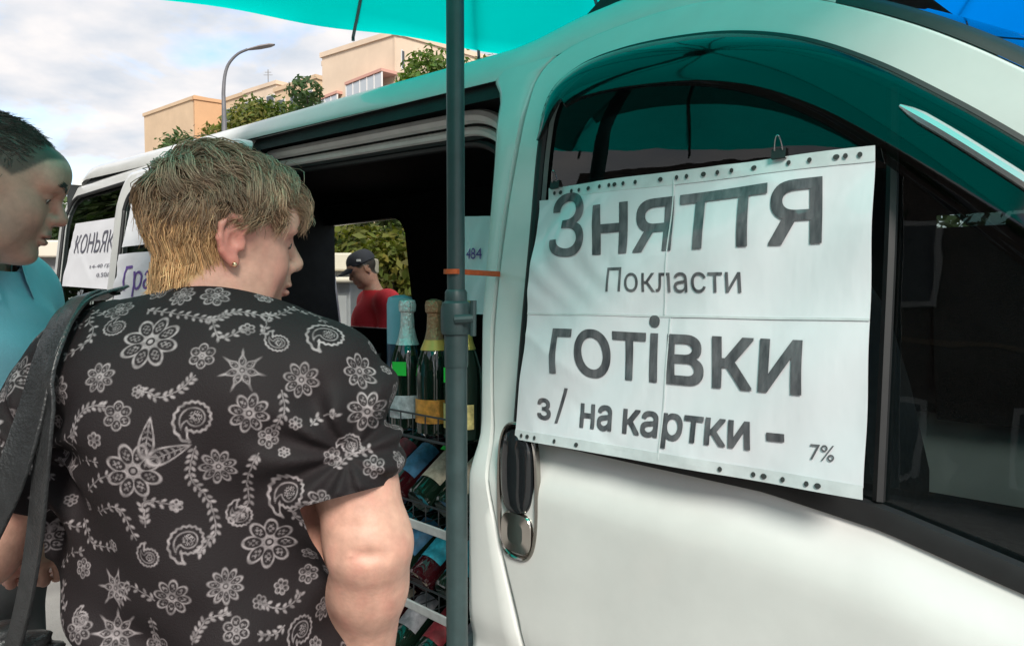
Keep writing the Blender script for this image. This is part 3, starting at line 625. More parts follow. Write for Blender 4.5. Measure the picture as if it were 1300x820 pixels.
def bottle(base, label, glassm=gdark, foil=(.55, .6, .58), lab=(.5, .5, .52), neckband=None, tilt=None, tagon=True, sparkling=True, cat='bottle', yaw=0., scale=1., shape=0, group='bottles on the rack', labz=(.03, .085)):
    b = vroot('bottle', base, label, cat, group)
    if shape == 0: prof = [(.0, .006), (.036, .0), (.0435, .006), (.044, .02), (.044, .14), (.041, .165), (.032, .195), (.022, .22), (.0165, .245), (.0145, .285), (.0165, .288), (.0165, .296), (.013, .298)]
    else: prof = [(.0, .006), (.033, 0), (.0375, .006), (.0375, .175), (.034, .195), (.02, .215), (.0145, .23), (.0138, .29), (.016, .292), (.016, .302), (.0, .303)]
    prof = [(r * scale, z * scale) for r, z in prof]
    pr = np.array(prof)
    g = MB().lathe(prof, n=24).build('bottle_glass', glassm, b)
    def skin(z0, z1, e, name, m_, a0=0, a1=360, n=24):
        zz_ = np.linspace(z0, z1, 12) * scale; rr_ = np.interp(zz_, pr[1:, 1], pr[1:, 0]) + e
        an_ = np.radians(np.linspace(a0, a1, n)); Gk = np.array([[(r * math.cos(a), r * math.sin(a), z) for z, r in zip(zz_, rr_)] for a in an_])
        return MB().grid(Gk).build(name, m_, b, auto=None)
    zf = .205 if shape == 0 else .225
    f = skin(zf, .295, .0012, 'foil', mat('foil_%d_%d_%d' % tuple(int(v * 99) for v in foil), foil, .32, metal=.55, bump=.5, bscale=160, var=.15, vscale=90))
    if shape == 0: MB().lathe([(.0165 * scale, .283 * scale), (.0205 * scale, .287 * scale), (.0215 * scale, .302 * scale), (.019 * scale, .313 * scale), (.006 * scale, .317 * scale)], n=18).build('cork_cap', MATS['foil_%d_%d_%d' % tuple(int(v * 99) for v in foil)], b)
    if neckband: skin(.198, .222, .0018, 'neck_band', mat('band', neckband, .4, metal=.3))
    skin(labz[0], labz[1], .0008, 'label', mat('label_%d_%d_%d' % tuple(int(v * 99) for v in lab), lab, .55, var=.35, vscale=70), 20, 160)
    if tagon: 
        t = MB().box((.0, .0465 * scale, .150 * scale), (.036, .0015, .033)).build('price_tag', tagm, b)
    if tilt is not None: b.rotation_euler = (tilt, 0, R(135) + yaw)
    else: b.rotation_euler = (0, 0, R(135) + yaw)
    return b
def on(px, y, z):                                       # x where pixel column px meets (y, z)
    lo, hi = .5, 4.
    for _ in range(40):
        m = (lo + hi) / 2; w = v2w(np.array((m, y, z))); q = 650 + FPX * w[0] / w[1]
        if q > px: lo = m
        else: hi = m
    return m
yb1 = YR - .05
xa, xb, xc = on(517, yb1, s1), on(551, yb1, s1), on(588, yb1, s1)
bottle((xa, yb1, s1 + .004), 'sparkling wine bottle with silver foil and green price tag', foil=(.72, .74, .72), lab=(.45, .46, .48), yaw=R(28))
bottle((xb, yb1, s1 + .004), 'sparkling wine bottle with bronze foil, gold collar and orange label', foil=(.42, .22, .12), neckband=(.75, .42, .10), lab=(.62, .25, .04), yaw=R(36), tagon=False)
bottle((xc, yb1, s1 + .004), 'sparkling wine bottle with yellow foil behind the umbrella pole', foil=(.6, .48, .12), lab=(.6, .5, .2), yaw=R(10))
# frosted blue bottle behind
xq = on(508, YR - .19, s1)
fb = vroot('bottle', (xq, YR - .19, s1 + .004), 'tall pale blue bottle with dark base behind the silver foiled bottle', 'bottle', 'bottles on the rack')
MB().lathe([(.0, .0), (.036, .0), (.037, .005), (.037, .20), (.037, .30), (.033, .318), (.012, .325)], n=24).build('bottle_glass', mat('frosted_blue', (.26, .45, .55), .45, var=.06), fb)
MB().lathe([(.0375, .004), (.0378, .02), (.0378, .185), (.0372, .19)], n=24).build('label', mat('navy_label', (.02, .05, .09), .4, var=.3, vscale=40), fb)
cols = [((.02, .30, .40), 'turquoise'), ((.42, .36, .28), 'cream'), ((.25, .02, .03), 'maroon'), ((.03, .12, .22), 'dark blue'), ((.3, .3, .33), 'grey'), ((.05, .2, .08), 'green')]
lay = {1: [1, 1, 3, 2, 5, 4, 0], 2: [0, 0, 3, 0, 2, 1, 5], 3: [4, 2, 4, 1, 0, 5, 3], 4: [2, 3, 5, 0, 1, 4, 2]}
ordn = ['first', 'second', 'third', 'fourth', 'fifth', 'sixth', 'seventh']; shn = {1: 'shelf below the sparkling wine', 2: 'middle shelf of the rack', 3: 'shelf above the lowest one', 4: 'lowest shelf of the rack'}
for k in (1, 2, 3, 4):
    for i in range(7):
        x = X0 + .055 + i * .1
        cc, cn = cols[lay[k][i]]
        bottle((x, YR - .028, SH[k] + .045), '%s labelled lying bottle, %s from pillar, %s' % (cn, ordn[i], shn[k]), shape=1, glassm=(gred if (i + k) % 3 == 0 else gdark), foil=(.06, .06, .06) if i % 2 else (.2, .02, .03), lab=cc, tagon=(i == 1 and k == 1) or i == 4, tilt=R(58), labz=(.05, .15), yaw=R(rng.uniform(-5, 5)))
# ================================================================== trees and hedges
def leafmat(name, c): 
    m_ = mat(name, c, .6, attr='lc', var=.15, vscale=3, spec=.3); p = m_.node_tree.nodes['Principled BSDF']; t = m_.node_tree
    tr = t.nodes.new('ShaderNodeBsdfTranslucent'); tr.inputs[0].default_value = (c[0] * 1.6, c[1] * 1.8, c[2] * .6, 1); mi = t.nodes.new('ShaderNodeMixShader'); mi.inputs[0].default_value = .3
    o_ = [n for n in t.nodes if n.type == 'OUTPUT_MATERIAL'][0]; t.links.new(p.outputs[0], mi.inputs[1]); t.links.new(tr.outputs[0], mi.inputs[2]); t.links.new(mi.outputs[0], o_.inputs[0]); return m_
def leaves(C, n, size, col, r, name, parent, up=.35):
    """n small folded leaves spread through ellipsoid lobes C = [(center, radii)]"""
    w = np.array([np.prod(q[1]) for q in C]) ** .75; idx = r.choice(len(C), n, p=w / w.sum())
    d = r.normal(size=(n, 3)); d /= np.linalg.norm(d, axis=1)[:, None]; rad = r.uniform(.35, 1, n) ** .45 * r.uniform(.85, 1.12, n)
    cc = np.array([q[0] for q in C])[idx]; rr_ = np.array([q[1] for q in C])[idx]; P = cc + d * rr_ * rad[:, None]
    nn2 = d + r.normal(size=(n, 3)) * .7 + (0, 0, up); nn2 /= np.linalg.norm(nn2, axis=1)[:, None]
    a = np.cross(nn2, r.normal(size=(n, 3))); a /= np.linalg.norm(a, axis=1)[:, None]; b = np.cross(nn2, a)
    s = (size * r.uniform(.6, 1.4, n))[:, None]
    V = np.stack([P - a * s, P + b * s * .45 + nn2 * s * .12, P + a * s, P - b * s * .45 + nn2 * s * .12], 1).reshape(-1, 3)
    F = np.arange(4 * n).reshape(n, 4)
    o_ = mesh(name, V, F, leafmat('leaf_%d_%d_%d' % tuple(int(v * 999) for v in col), col), parent, smooth=False)
    at_ = o_.data.color_attributes.new('lc', 'FLOAT_COLOR', 'POINT'); k = np.repeat(r.uniform(.55, 1.45, n), 4); hue = np.repeat(r.uniform(.8, 1.35, n), 4)
    c4 = np.stack([col[0] * k * hue, col[1] * k, col[2] * k, np.ones(4 * n)], 1); at_.data.foreach_set('color', c4.astype(np.float32).ravel()); o_['kind'] = 'stuff'; return o_
bark = mat('bark', (.09, .07, .055), .9, var=.3, vscale=8, bump=.5, bscale=30)
def tree(loc, h, cr, n, seed, label, col=(.06, .105, .025), size=None, group='trees around the market', low=.25):
    r = np.random.default_rng(seed); t = empty('tree', (loc[0], loc[1], 0), label, 'tree', group)
    tr = MB(); pts = [np.array((0, 0, -.1)), np.array((r.normal() * .05, r.normal() * .05, h * .25)), np.array((r.normal() * .15, r.normal() * .15, h * .55)), np.array((r.normal() * .2, r.normal() * .2, h * .8))]
    Q = crom(pts, 12); tr.tube(Q, np.linspace(h * .022, h * .004, 12), 8); C = [((0, 0, h * .62), (cr * .92, cr * .92, h * .30)), ((0, 0, h * .82), (cr * .7, cr * .7, h * .14))]
    for k in range(11):
        b = Q[int(r.integers(3, 11))]; an_ = r.uniform(0, 6.28); L = cr * r.uniform(.5, .85); e = b + np.array((math.cos(an_) * L, math.sin(an_) * L, h * r.uniform(.02, .2)))
        tr.tube(crom([b, (b + e) / 2 + (0, 0, h * .03), e], 6), np.linspace(h * .009, h * .002, 6), 5); s_ = r.uniform(.3, .5) * cr
        C.append((e, (s_, s_, s_ * .75)))
    for k in range(5):
        an_ = r.uniform(0, 6.28); L = cr * r.uniform(.1, .5); s_ = cr * r.uniform(.35, .5); C.append(((math.cos(an_) * L, math.sin(an_) * L, h * r.uniform(.62, .88)), (s_, s_, s_ * .8)))
    o_ = tr.build('trunk', bark, t); leaves(C, n, size or cr * .045, col, r, 'crown', t); return t
def tdir(px, top_y, depth): p = at(px, top_y, depth); return (p[0], p[1]), p[2]
for k, (px_, ty, D_, cr, n_, lb, col) in enumerate((
    (228, 156, 48, 2.2, 6000, 'small round tree by the corner of the orange apartment block', (.06, .10, .035)),
    (318, 118, 46, 2.8, 9000, 'yellow-green leafy tree in front of the orange apartment block', (.12, .14, .03)),
    (352, 112, 47, 2.8, 9000, 'bushy green tree between the yellow-green tree and the slim one', (.08, .12, .03)),
    (397, 113, 44, 2.5, 8500, 'slim dark tree before the gap between the apartment blocks', (.05, .095, .035)),
    (545, 46, 40, 2.4, 8500, 'bright green tree in front of the apartment block with balconies', (.08, .14, .025)),
    (598, 54, 40, 2.0, 4000, 'light green tree beside the umbrella pole behind the van roof', (.08, .13, .03)),
    (52, 236, 24, 1.7, 5200, 'dark green tree behind the kiosk and the man in the blue shirt', (.05, .09, .03)),
    (92, 262, 27, 1.5, 4200, 'low green tree between the kiosk and the van tail', (.065, .11, .03)))):
    lc, h_ = tdir(px_, ty, D_); tree(lc, h_, cr, n_, 20 + k, lb, col, size=.11 if D_ < 30 else .19)
# trees outside the picture, to the left and behind, that the glass mirrors
for k, (x, y, h_, cr, lb) in enumerate(((-14.5, 10.5, 8.5, 3.6, 'broad tree left of the parked van along the pavement'), (-19, 13.5, 9.5, 4.0, 'tall tree left of the van beyond the broad one'), (-11.5, 4.5, 7.0, 3.0, 'medium tree at the left end of the market row'), (-14, -4.5, 7.5, 3.0, 'big tree behind the shoppers at the market row'), (-9, -9, 7, 2.8, 'leafy tree behind the shoppers across the street'), (-3, -12, 7, 2.6, 'leafy tree across the street facing the van door'))):
    tree((x, y), h_, cr, 9000, 60 + k, lb, (.045, .08, .025), size=.2)
# hedge bushes seen through the van
for k, (px_, D_, h_, rx, lb, col) in enumerate(((425, 10.5, 3.4, 1.3, 'dark green bush behind the cream stall seen through the van window', (.05, .07, .02)), (480, 9.2, 2.15, 1.1, 'olive green bush behind the seller in red', (.12, .13, .025)), (545, 9.6, 2.3, 1.2, 'yellowish bush right of the seller in red', (.13, .13, .03)), (500, 12.5, 4.2, 1.9, 'tall dark shrub behind the olive bushes', (.03, .055, .018)), (610, 12, 4, 1.8, 'tall dark shrub at the far side of the van cab', (.03, .055, .018)), (800, 9, 3.8, 2.2, 'spreading dark shrub beyond the driver door', (.03, .05, .018)), (1020, 8.5, 3.6, 2.2, 'wide dark shrub beyond the van nose', (.03, .05, .018)))):
    p_ = at(px_, 400, D_); r = np.random.default_rng(90 + k); t = empty('bush', (p_[0], p_[1], 0), lb, 'bush', 'bushes behind the van')
    st = MB()
    for q in range(5): a_ = r.uniform(0, 6.28); st.tube([(0, 0, 0), (math.cos(a_) * rx * .3, math.sin(a_) * rx * .3, h_ * .4), (math.cos(a_) * rx * .5, math.sin(a_) * rx * .5, h_ * .75)], [.03, .02, .008], 5)
    st.build('stem', bark, t)
    leaves([((0, 0, h_ * .5), (rx * .8, rx * .7, h_ * .5))] + [((r.uniform(-.7, .7) * rx, r.uniform(-.5, .5) * rx, h_ * r.uniform(.2, .85)), (rx * .45, rx * .45, h_ * .2)) for _ in range(6)], 4200, .07, col, r, 'crown', t)
# ================================================================== street lamp
lp, lz = tdir(283, 58, 23); L = empty('street_lamp', (lp[0], lp[1], 0), 'grey street lamp with a curved arm behind the van roof', 'street lamp')
galv = mat('galvanised', (.16, .16, .17), .5, metal=.3, var=.15, vscale=5); sc = 23 / FPX
hl = at(280, 100, 23)[2]
P = crom([(0, 0, 0), (0, 0, hl - 1.5), (0, 0, hl - .3), (.12, 0, hl + .35), (.42, 0, hl + .72), (.75, 0, hl + .88)], 30)
MB().tube(P, np.interp(P[:, 2], [0, hl - 2, hl, hl + 1], [.11, .085, .05, .038]), 12).build('pole', galv, L)
MB().lathe([(.14, 0), (.14, 1.0), (.11, 1.1), (.08, 1.12)], n=14).build('base_sleeve', galv, L)
G = np.array([[(.7 + .88 * t, w * s_, hl + .86 + .16 * t + hgt * s2) for s_, s2 in ((-1, 0), (-.8, .6), (0, 1), (.8, .6), (1, 0), (.6, -.5), (0, -.7), (-.6, -.5))] for t, w, hgt in ((0, .03, .03), (.15, .06, .05), (.5, .12, .075), (.85, .11, .07), (1, .05, .03))])
G = G.transpose(1, 0, 2); MB().grid(G, closed_u=True).build('lamp_head', mat('lamp_head', (.22, .2, .19), .45), L)
# ================================================================== apartment blocks
def block(name, A, B, depth, z1, storey, wallm, label, nwin, group='apartment blocks', nfl=4, sidew=True, balc=(), roofm=None):
    """A, B: ground points of the facade's ends (as seen left and right); the block extends away from the camera"""
    A, B = np.array(A, float), np.array(B, float); L_ = np.linalg.norm(B - A); e = (B - A) / L_; an_ = math.atan2(e[1], e[0])
    b = empty(name, (A[0], A[1], 0), label, 'building', group, an_)
    w = MB().box((L_ / 2, depth / 2, z1 / 2), (L_, depth, z1)).build('wall', wallm, b)
    MB().box((L_ / 2, depth / 2, z1 + .2), (L_ + .3, depth + .3, .4)).build('parapet', roofm or wallm, b)
    gw = mat('far_glass', (.05, .06, .07), .1, coat=.4); fr = mat('far_frame', (.6, .6, .58), .6); seam = mat('panel_seam', (.25, .18, .12), .9)
    proto = None
    for f in range(nfl):
        z = z1 - 1.7 - f * storey
        MB().box((L_ / 2, -.012, z - 1.3), (L_, .03, .08)).build('panel_seam', seam, b)
        for k in range(nwin):
            x = (k + .5) * L_ / nwin
            if proto is None:
                proto = MB().box((0, 0, 0), (1.5, .12, 1.5)).build('window', fr, b); pp = MB().box((0, -.05, 0), (1.3, .06, 1.3)).build('pane', gw, proto); o_ = proto
            else:
                o_ = proto.copy(); link(o_, b); c_ = pp.copy(); link(c_, o_)
            o_.location = (x, -.03, z)
    cyc = mat('balcony_white', (.72, .70, .68), .6, var=.05); pk = mat('balcony_pink', (.55, .30, .24), .8)
    for (x0, x1, zt, fl) in balc:
        for f in range(fl):
            z = zt - f * storey; bal = MB().box(((x0 + x1) / 2, -.7, z - .85), (x1 - x0, 1.3, 1.05)).build('balcony', cyc, b)
            MB().box(((x0 + x1) / 2, -.7, z + 1.18), (x1 - x0 + .2, 1.5, .22)).build('balcony_roof', pk, bal)
            m = max(2, int((x1 - x0) / .9))
            for i in range(m): MB().box((x0 + (i + .5) * (x1 - x0) / m, -1.33, z + .36), ((x1 - x0) / m - .1, .06, 1.3)).build('pane', mat('loggia_glass', (.45, .48, .5), .12, coat=.4), bal)
            for i in range(m + 1): MB().box((x0 + i * (x1 - x0) / m, -1.34, z + .36), (.1, .1, 1.4)).build('mullion', cyc, bal)
    return b
tan_ = mat('tan_panel', (.56, .41, .27), .9, var=.08, vscale=.4); tan2 = mat('peach_panel', (.62, .49, .37), .9, var=.08, vscale=.4); org = mat('orange_panel', (.55, .33, .18), .9, var=.06, vscale=.4)
zA = at(240, 131, 92)[2]
a0, a1, a2, a3 = at(231, 200, 95)[:2], at(249, 200, 90)[:2], at(288, 200, 93)[:2], at(345, 200, 88)[:2]
block('apartment_block', a1, a2, 14, zA, 2.9, tan_, 'orange apartment tower end behind the street lamp', 2, nfl=4)
block('apartment_block', a0, a1 - (.05, .1), 6, zA - .1, 2.9, org, 'narrow orange stair tower at the far end of the apartment row', 1, nfl=3)
block('apartment_block', at(286, 200, 88)[:2], at(312, 200, 85)[:2], 12, at(300, 124, 86)[2], 2.9, tan_, 'tan apartment section between the orange tower and the beige one', 2, nfl=4)
block('apartment_block', at(311, 200, 83)[:2], at(352, 200, 79)[:2], 12, at(330, 117, 82)[2], 2.9, tan2, 'beige apartment section with a flat roof above the yellow-green tree', 3, nfl=4)
block('apartment_block', at(350, 200, 78)[:2], at(402, 200, 73)[:2], 12, at(375, 111, 76)[2], 2.9, tan_, 'tan apartment section nearest the block with balconies', 3, nfl=4)
an1 = at(333, 112, 82); ao = MB().tube([(0, 0, 0), (0, 0, 2.6)], .05, 6).tube([(-.5, 0, 2.0), (.5, 0, 2.0)], .03, 5).tube([(-.35, 0, 2.3), (.35, 0, 2.3)], .03, 5).build('antenna', mat('far_metal', (.2, .2, .2), .5)); ao.location = (an1[0], 84, at(330, 117, 82)[2] + .4); tag(ao, 'thin rooftop antenna on the beige apartment section', 'antenna')
bA, bB = at(412, 200, 66)[:2], at(502, 200, 58)[:2]; Lb = np.linalg.norm(bB - bA)
zB = at(502, 44, 58)[2]
block('apartment_block', bA, bB, 10, zB, 3.0, tan2, 'peach apartment block with white glazed balconies and pink ledges', 3, nfl=3, balc=((-.4, Lb * .42, zB - 4.6, 3), (Lb * .55, Lb * 1.02, zB - 4.2, 3)))
block('apartment_block', bB + (.05, .02), at(560, 200, 62)[:2], 9, zB - .05, 3.0, tan2, 'peach apartment wing right of the balconies behind the bright tree', 2, nfl=3)
# ================================================================== kiosks
cream = mat('kiosk_cream', (.66, .60, .50), .6, var=.06, vscale=3); kgrey = mat('kiosk_grey', (.24, .25, .26), .7, var=.15, vscale=5)
def kiosk(px0, px1, ytop, D_, fascia, label, h2=None):
    p0, p1 = at(px0, ytop, D_), at(px1, ytop, D_ - .2); w = p1[0] - p0[0]; z = p0[2]
    k = empty('kiosk', ((p0[0] + p1[0]) / 2, D_ + .6, 0), label, 'kiosk', 'kiosks of the market')
    MB().box((0, 0, (z - fascia) / 2), (w - .08, 1.2, z - fascia)).build('wall', kgrey, k, bevel=.01)
    MB().box((0, -.05, z - fascia / 2), (w, 1.4, fascia)).build('roof', cream, k, bevel=.02)
    nb = max(2, int(w / .35))
    for i in range(nb): MB().box((-w / 2 + .06 + (i + .5) * (w - .12) / nb, -.61, (z - fascia) * .62), ((w - .12) / nb - .02, .03, (z - fascia) * .6)).build('shutter_panel', mat('shutter', (.33, .34, .35), .5, var=.1, vscale=4), k, bevel=.004)
    MB().box((0, -.68, (z - fascia) * .30), (w - .1, .2, .04)).build('counter', cream, k, bevel=.008)
    return k
kiosk(-60, 82, 306, 8.5, .19, 'white roofed grey kiosk behind the man in the blue shirt')
kiosk(395, 446, 322, 7.2, .17, 'cream topped stall beside the seller in red seen through the van')
kiosk(392, 444, 352, 6.7, .05, 'low grey counter with a cream top in front of the cream stall')

brk = mat('reflection_building_brick', (.13, .10, .085), .9, var=.2, vscale=2)
block('reflection_building', (-3.5, -14), (-15, .5), 8, 6.5, 3.0, brk, 'dark brick building added out of view to darken the front glass reflections', 7, group=None, nfl=2)  # unseen building, added so the front glass mirrors dark wall instead of sky
# ================================================================== people: smooth implicit bodies
def rc(P, a, b, ra, rb):
    a, b = np.asarray(a, float), np.asarray(b, float); ab = b - a; t = np.clip(((P - a) @ ab) / (ab @ ab), 0, 1)
    return np.linalg.norm(P - a - t[:, None] * ab, axis=1) - (ra + (rb - ra) * t)
def el(P, c, r, A=None):
    q = P - np.asarray(c, float); q = q @ A if A is not None else q; r = np.asarray(r, float)
    k0 = np.linalg.norm(q / r, axis=1); k1 = np.linalg.norm(q / (r * r), axis=1); return k0 * (k0 - 1) / np.maximum(k1, 1e-6)
def smin(a, b, k): h = np.clip(.5 + .5 * (b - a) / k, 0, 1); return b * (1 - h) + a * h - k * h * (1 - h)
class Sdf:
    def __init__(s): s.p = []
    def rc(s, a, b, ra, rb, k=.03, sub=False): s.p.append((0, np.asarray(a, float), np.asarray(b, float), ra, rb, k, sub)); return s
    def el(s, c, r, k=.03, A=None, sub=False): s.p.append((1, np.asarray(c, float), np.asarray(r, float), A, 0, k, sub)); return s
    def chain(s, pts, rs, k=.02):
        for i in range(len(pts) - 1): s.rc(pts[i], pts[i + 1], rs[i], rs[i + 1], k)
        return s
    def ev(s, P, prims):
        d = np.full(len(P), 9.)
        for t, a, b, c, e, k, sub in prims:
            v = rc(P, a, b, c, e) if t == 0 else el(P, a, b, c); d = -smin(-d, v, k) if sub else smin(d, v, k)
        return d
    def __call__(s, P):
        if len(P) < 3000: return s.ev(P, s.p)
        cs = .06; q = np.floor(P / cs).astype(np.int64) + 4000; key = (q[:, 0] * 8192 + q[:, 1]) * 8192 + q[:, 2]; od = np.argsort(key, kind='stable'); kk = key[od]; st = np.concatenate([[0], np.nonzero(np.diff(kk))[0] + 1, [len(kk)]])
        C = (q[od[st[:-1]]] - 4000 + .5) * cs; D = np.stack([rc(C, a, b, c, e) if t == 0 else np.linalg.norm(C - a, axis=1) - b.max() for t, a, b, c, e, k, sub in s.p], 1)
        Du = np.stack([rc(C, a, b, c, e) if t == 0 else np.maximum(el(C, a, b, c), np.linalg.norm(C - a, axis=1) - b.max()) for t, a, b, c, e, k, sub in s.p], 1)
        sub = np.array([p[6] for p in s.p]); ks = np.array([p[5] for p in s.p]); mn = np.where(sub, 9, Du).min(1); out_ = np.empty(len(P))
        use = np.where(sub, D < .06 + ks, D < mn[:, None] + .115 + ks)
        for i in range(len(C)):
            j = od[st[i]:st[i + 1]]; out_[j] = s.ev(P[j], [s.p[m] for m in np.nonzero(use[i])[0]])
        return out_
def nets(f, lo, hi, h, proj=2):
    """surface nets on a sparse grid: returns vertices, quads"""
    lo, hi = np.array(lo, float), np.array(hi, float); H = 9 * h; n = np.ceil((hi - lo) / H).astype(int)
    I = np.stack(np.meshgrid(*[np.arange(k) for k in n], indexing='ij'), -1).reshape(-1, 3)
    for lev, (c, nx) in enumerate(((9, 3), (3, 1))):
        P = lo + (I * c + c / 2) * h; I = I[np.abs(f(P)) < c * h * 1.35 + .004]
        off = np.stack(np.meshgrid(*[np.arange(3)] * 3, indexing='ij'), -1).reshape(-1, 3); I = (I[:, None] * 3 + off).reshape(-1, 3)
    D = n * 9 + 2; cid = lambda q: (q[..., 0] * D[1] + q[..., 1]) * D[2] + q[..., 2]
    corner = np.stack(np.meshgrid(*[np.arange(2)] * 3, indexing='ij'), -1).reshape(-1, 3)
    CI = I[:, None] + corner; ids = cid(CI); un, inv = np.unique(ids.ravel(), return_inverse=True)
    uq = np.stack([un // (D[1] * D[2]), (un // D[2]) % D[1], un % D[2]], 1); val = f(lo + uq * h); v8 = val[inv.reshape(-1)].reshape(-1, 8)
    m_ = (v8.min(1) < 0) & (v8.max(1) >= 0); I = I[m_]; v8 = v8[m_]
    acc = np.zeros((len(I), 3)); cnt = np.zeros(len(I))
    for a in range(8):
        for b in range(a + 1, 8):
            if abs(corner[a] - corner[b]).sum() != 1: continue
            x = (v8[:, a] < 0) != (v8[:, b] < 0); t = np.where(x, v8[:, a] / np.where(x, v8[:, a] - v8[:, b], 1), 0)
            acc += x[:, None] * (corner[a] + t[:, None] * (corner[b] - corner[a])); cnt += x
    V = lo + (I + acc / cnt[:, None]) * h
    order = np.argsort(cid(I)); key = cid(I)[order]
    def find(q):
        k = cid(q); j = np.clip(np.searchsorted(key, k), 0, len(key) - 1); return np.where(key[j] == k, order[j], -1)
    F = []; E3 = np.eye(3, dtype=int); c0i = 0
    for ax in range(3):
        b1_, b2_ = E3[(ax + 1) % 3], E3[(ax + 2) % 3]; ci = int(np.nonzero((corner == E3[ax]).all(1))[0][0])
        s0, s1_ = v8[:, 0] < 0, v8[:, ci] < 0; j = np.nonzero(s0 != s1_)[0]
        q = np.stack([j, find(I[j] - b1_), find(I[j] - b1_ - b2_), find(I[j] - b2_)], 1); ok = (q >= 0).all(1); q = q[ok]; fl = s0[j][ok]
        q[~fl] = q[~fl][:, ::-1]; F.append(q)
    F = np.concatenate(F)
    for _ in range(proj):
        e = h * .5; d0 = f(V); g = np.stack([(f(V + E3[k] * e) - d0) / e for k in range(3)], 1); V = V - (np.clip(d0, -h, h) / np.maximum((g * g).sum(1), .2))[:, None] * g
    return V, F
def setcol(o, c):
    a = o.data.color_attributes.new('col', 'FLOAT_COLOR', 'POINT'); a.data.foreach_set('color', np.concatenate([c, np.ones((len(c), 1))], 1).astype(np.float32).ravel())
def weld(V, F, keep):                                      # keep a subset of faces, drop loose vertices
    F = F[keep]; u, inv = np.unique(F.ravel(), return_inverse=True); return V[u], inv.reshape(F.shape), u
class Head:
    def __init__(s, C, f, roll=0., sc=1., male=False):
        s.C = np.asarray(C, float); f = np.asarray(f, float); s.f = f / np.linalg.norm(f); l = np.cross((0, 0, 1.), s.f); l /= np.linalg.norm(l); u = np.cross(s.f, l)
        cr, sr = math.cos(roll), math.sin(roll); s.l = l * cr + u * sr; s.u = np.cross(s.f, s.l); s.A = np.stack([s.f, s.l, s.u], 1); s.s = sc; s.male = male
    def W(s, p): return s.C + (np.asarray(p, float) * s.s) @ s.A.T
    def Lc(s, P): return ((P - s.C) @ s.A) / s.s
    def add(s, S, ears=(1, -1)):
        z = s.s; e = lambda c, r, k=.02, **q: S.el(s.W(c), np.array(r) * z, k * z, s.A, **q); r = lambda a, b, ra, rb, k=.012, **q: S.rc(s.W(a), s.W(b), ra * z, rb * z, k * z, **q)
        e((-.008, 0, .032), (.097, .077, .084)); e((.02, 0, -.02), (.07, .066, .085), .03); e((.035, 0, -.07), (.048, .05, .05), .03); e((.072, 0, -.098), (.022, .024, .017), .025)
        for q in (1, -1):
            e((.056, q * .038, -.032), (.026, .024, .028), .025); e((.02, q * .052, -.072), (.035, .014, .03), .03)      # cheeks, jaw
            e((.076, q * .03, .022), (.016, .026, .010), .014)                                                           # brow
        e((.07, 0, .045), (.03, .055, .03), .03)
        for q in (1, -1): e((.098, q * .031, .004), (.017, .019, .012), .012, sub=True)
        for q in (1, -1): e((.0765, q * .031, .003), (.0135, .0145, .0125), .004)
        for q in (1, -1): e((.094, q * .031, -.0025 if s.male else .0005), (.013, .0118, .0034 if s.male else .0042), .0025, sub=True)
        if s.male:
            for q in (1, -1): e((.083, q * .03, .026), (.014, .024, .008), .010)
            e((.092, 0, .02), (.012, .014, .012), .012)
        r((.088, 0, .014), (.110, 0, -.022), .0085, .0105, .010); e((.107, 0, -.027), (.012, .011, .010), .008)
        for q in (1, -1): e((.097, q * .013, -.031), (.011, .008, .008), .008)
        e((.089, 0, -.052), (.014, .02, .012), .014)
        e((.0965, 0, -.0575), (.0085, .022, .0055), .005); e((.0945, 0, -.0695), (.0085, .019, .0065), .005); e((.108, 0, -.0635), (.016, .024, .0013), .003, sub=True)
        for q in ears:
            o_ = q * .074
            e((-.012, q * .079, -.006), (.016, .008, .028), .008)
            pts = [(.004, q * .080, .002), (.006, q * .085, .016), (-.002, q * .085, .026), (-.016, q * .087, .027), (-.026, q * .088, .014), (-.027, q * .087, -.004), (-.021, q * .085, -.020), (-.010, q * .084, -.032)]
            for i in range(len(pts) - 1): r(pts[i], pts[i + 1], .0042, .0042, .004)
            e((-.004, q * .082, -.033), (.008, .005, .009), .005); e((-.007, q * .089, -.004), (.008, .010, .012), .005, sub=True); e((-.014, q * .091, .012), (.006, .007, .007), .004, sub=True)
            r((.006, q * .079, -.006), (.005, q * .081, -.014), .005, .004, .004)
        return s
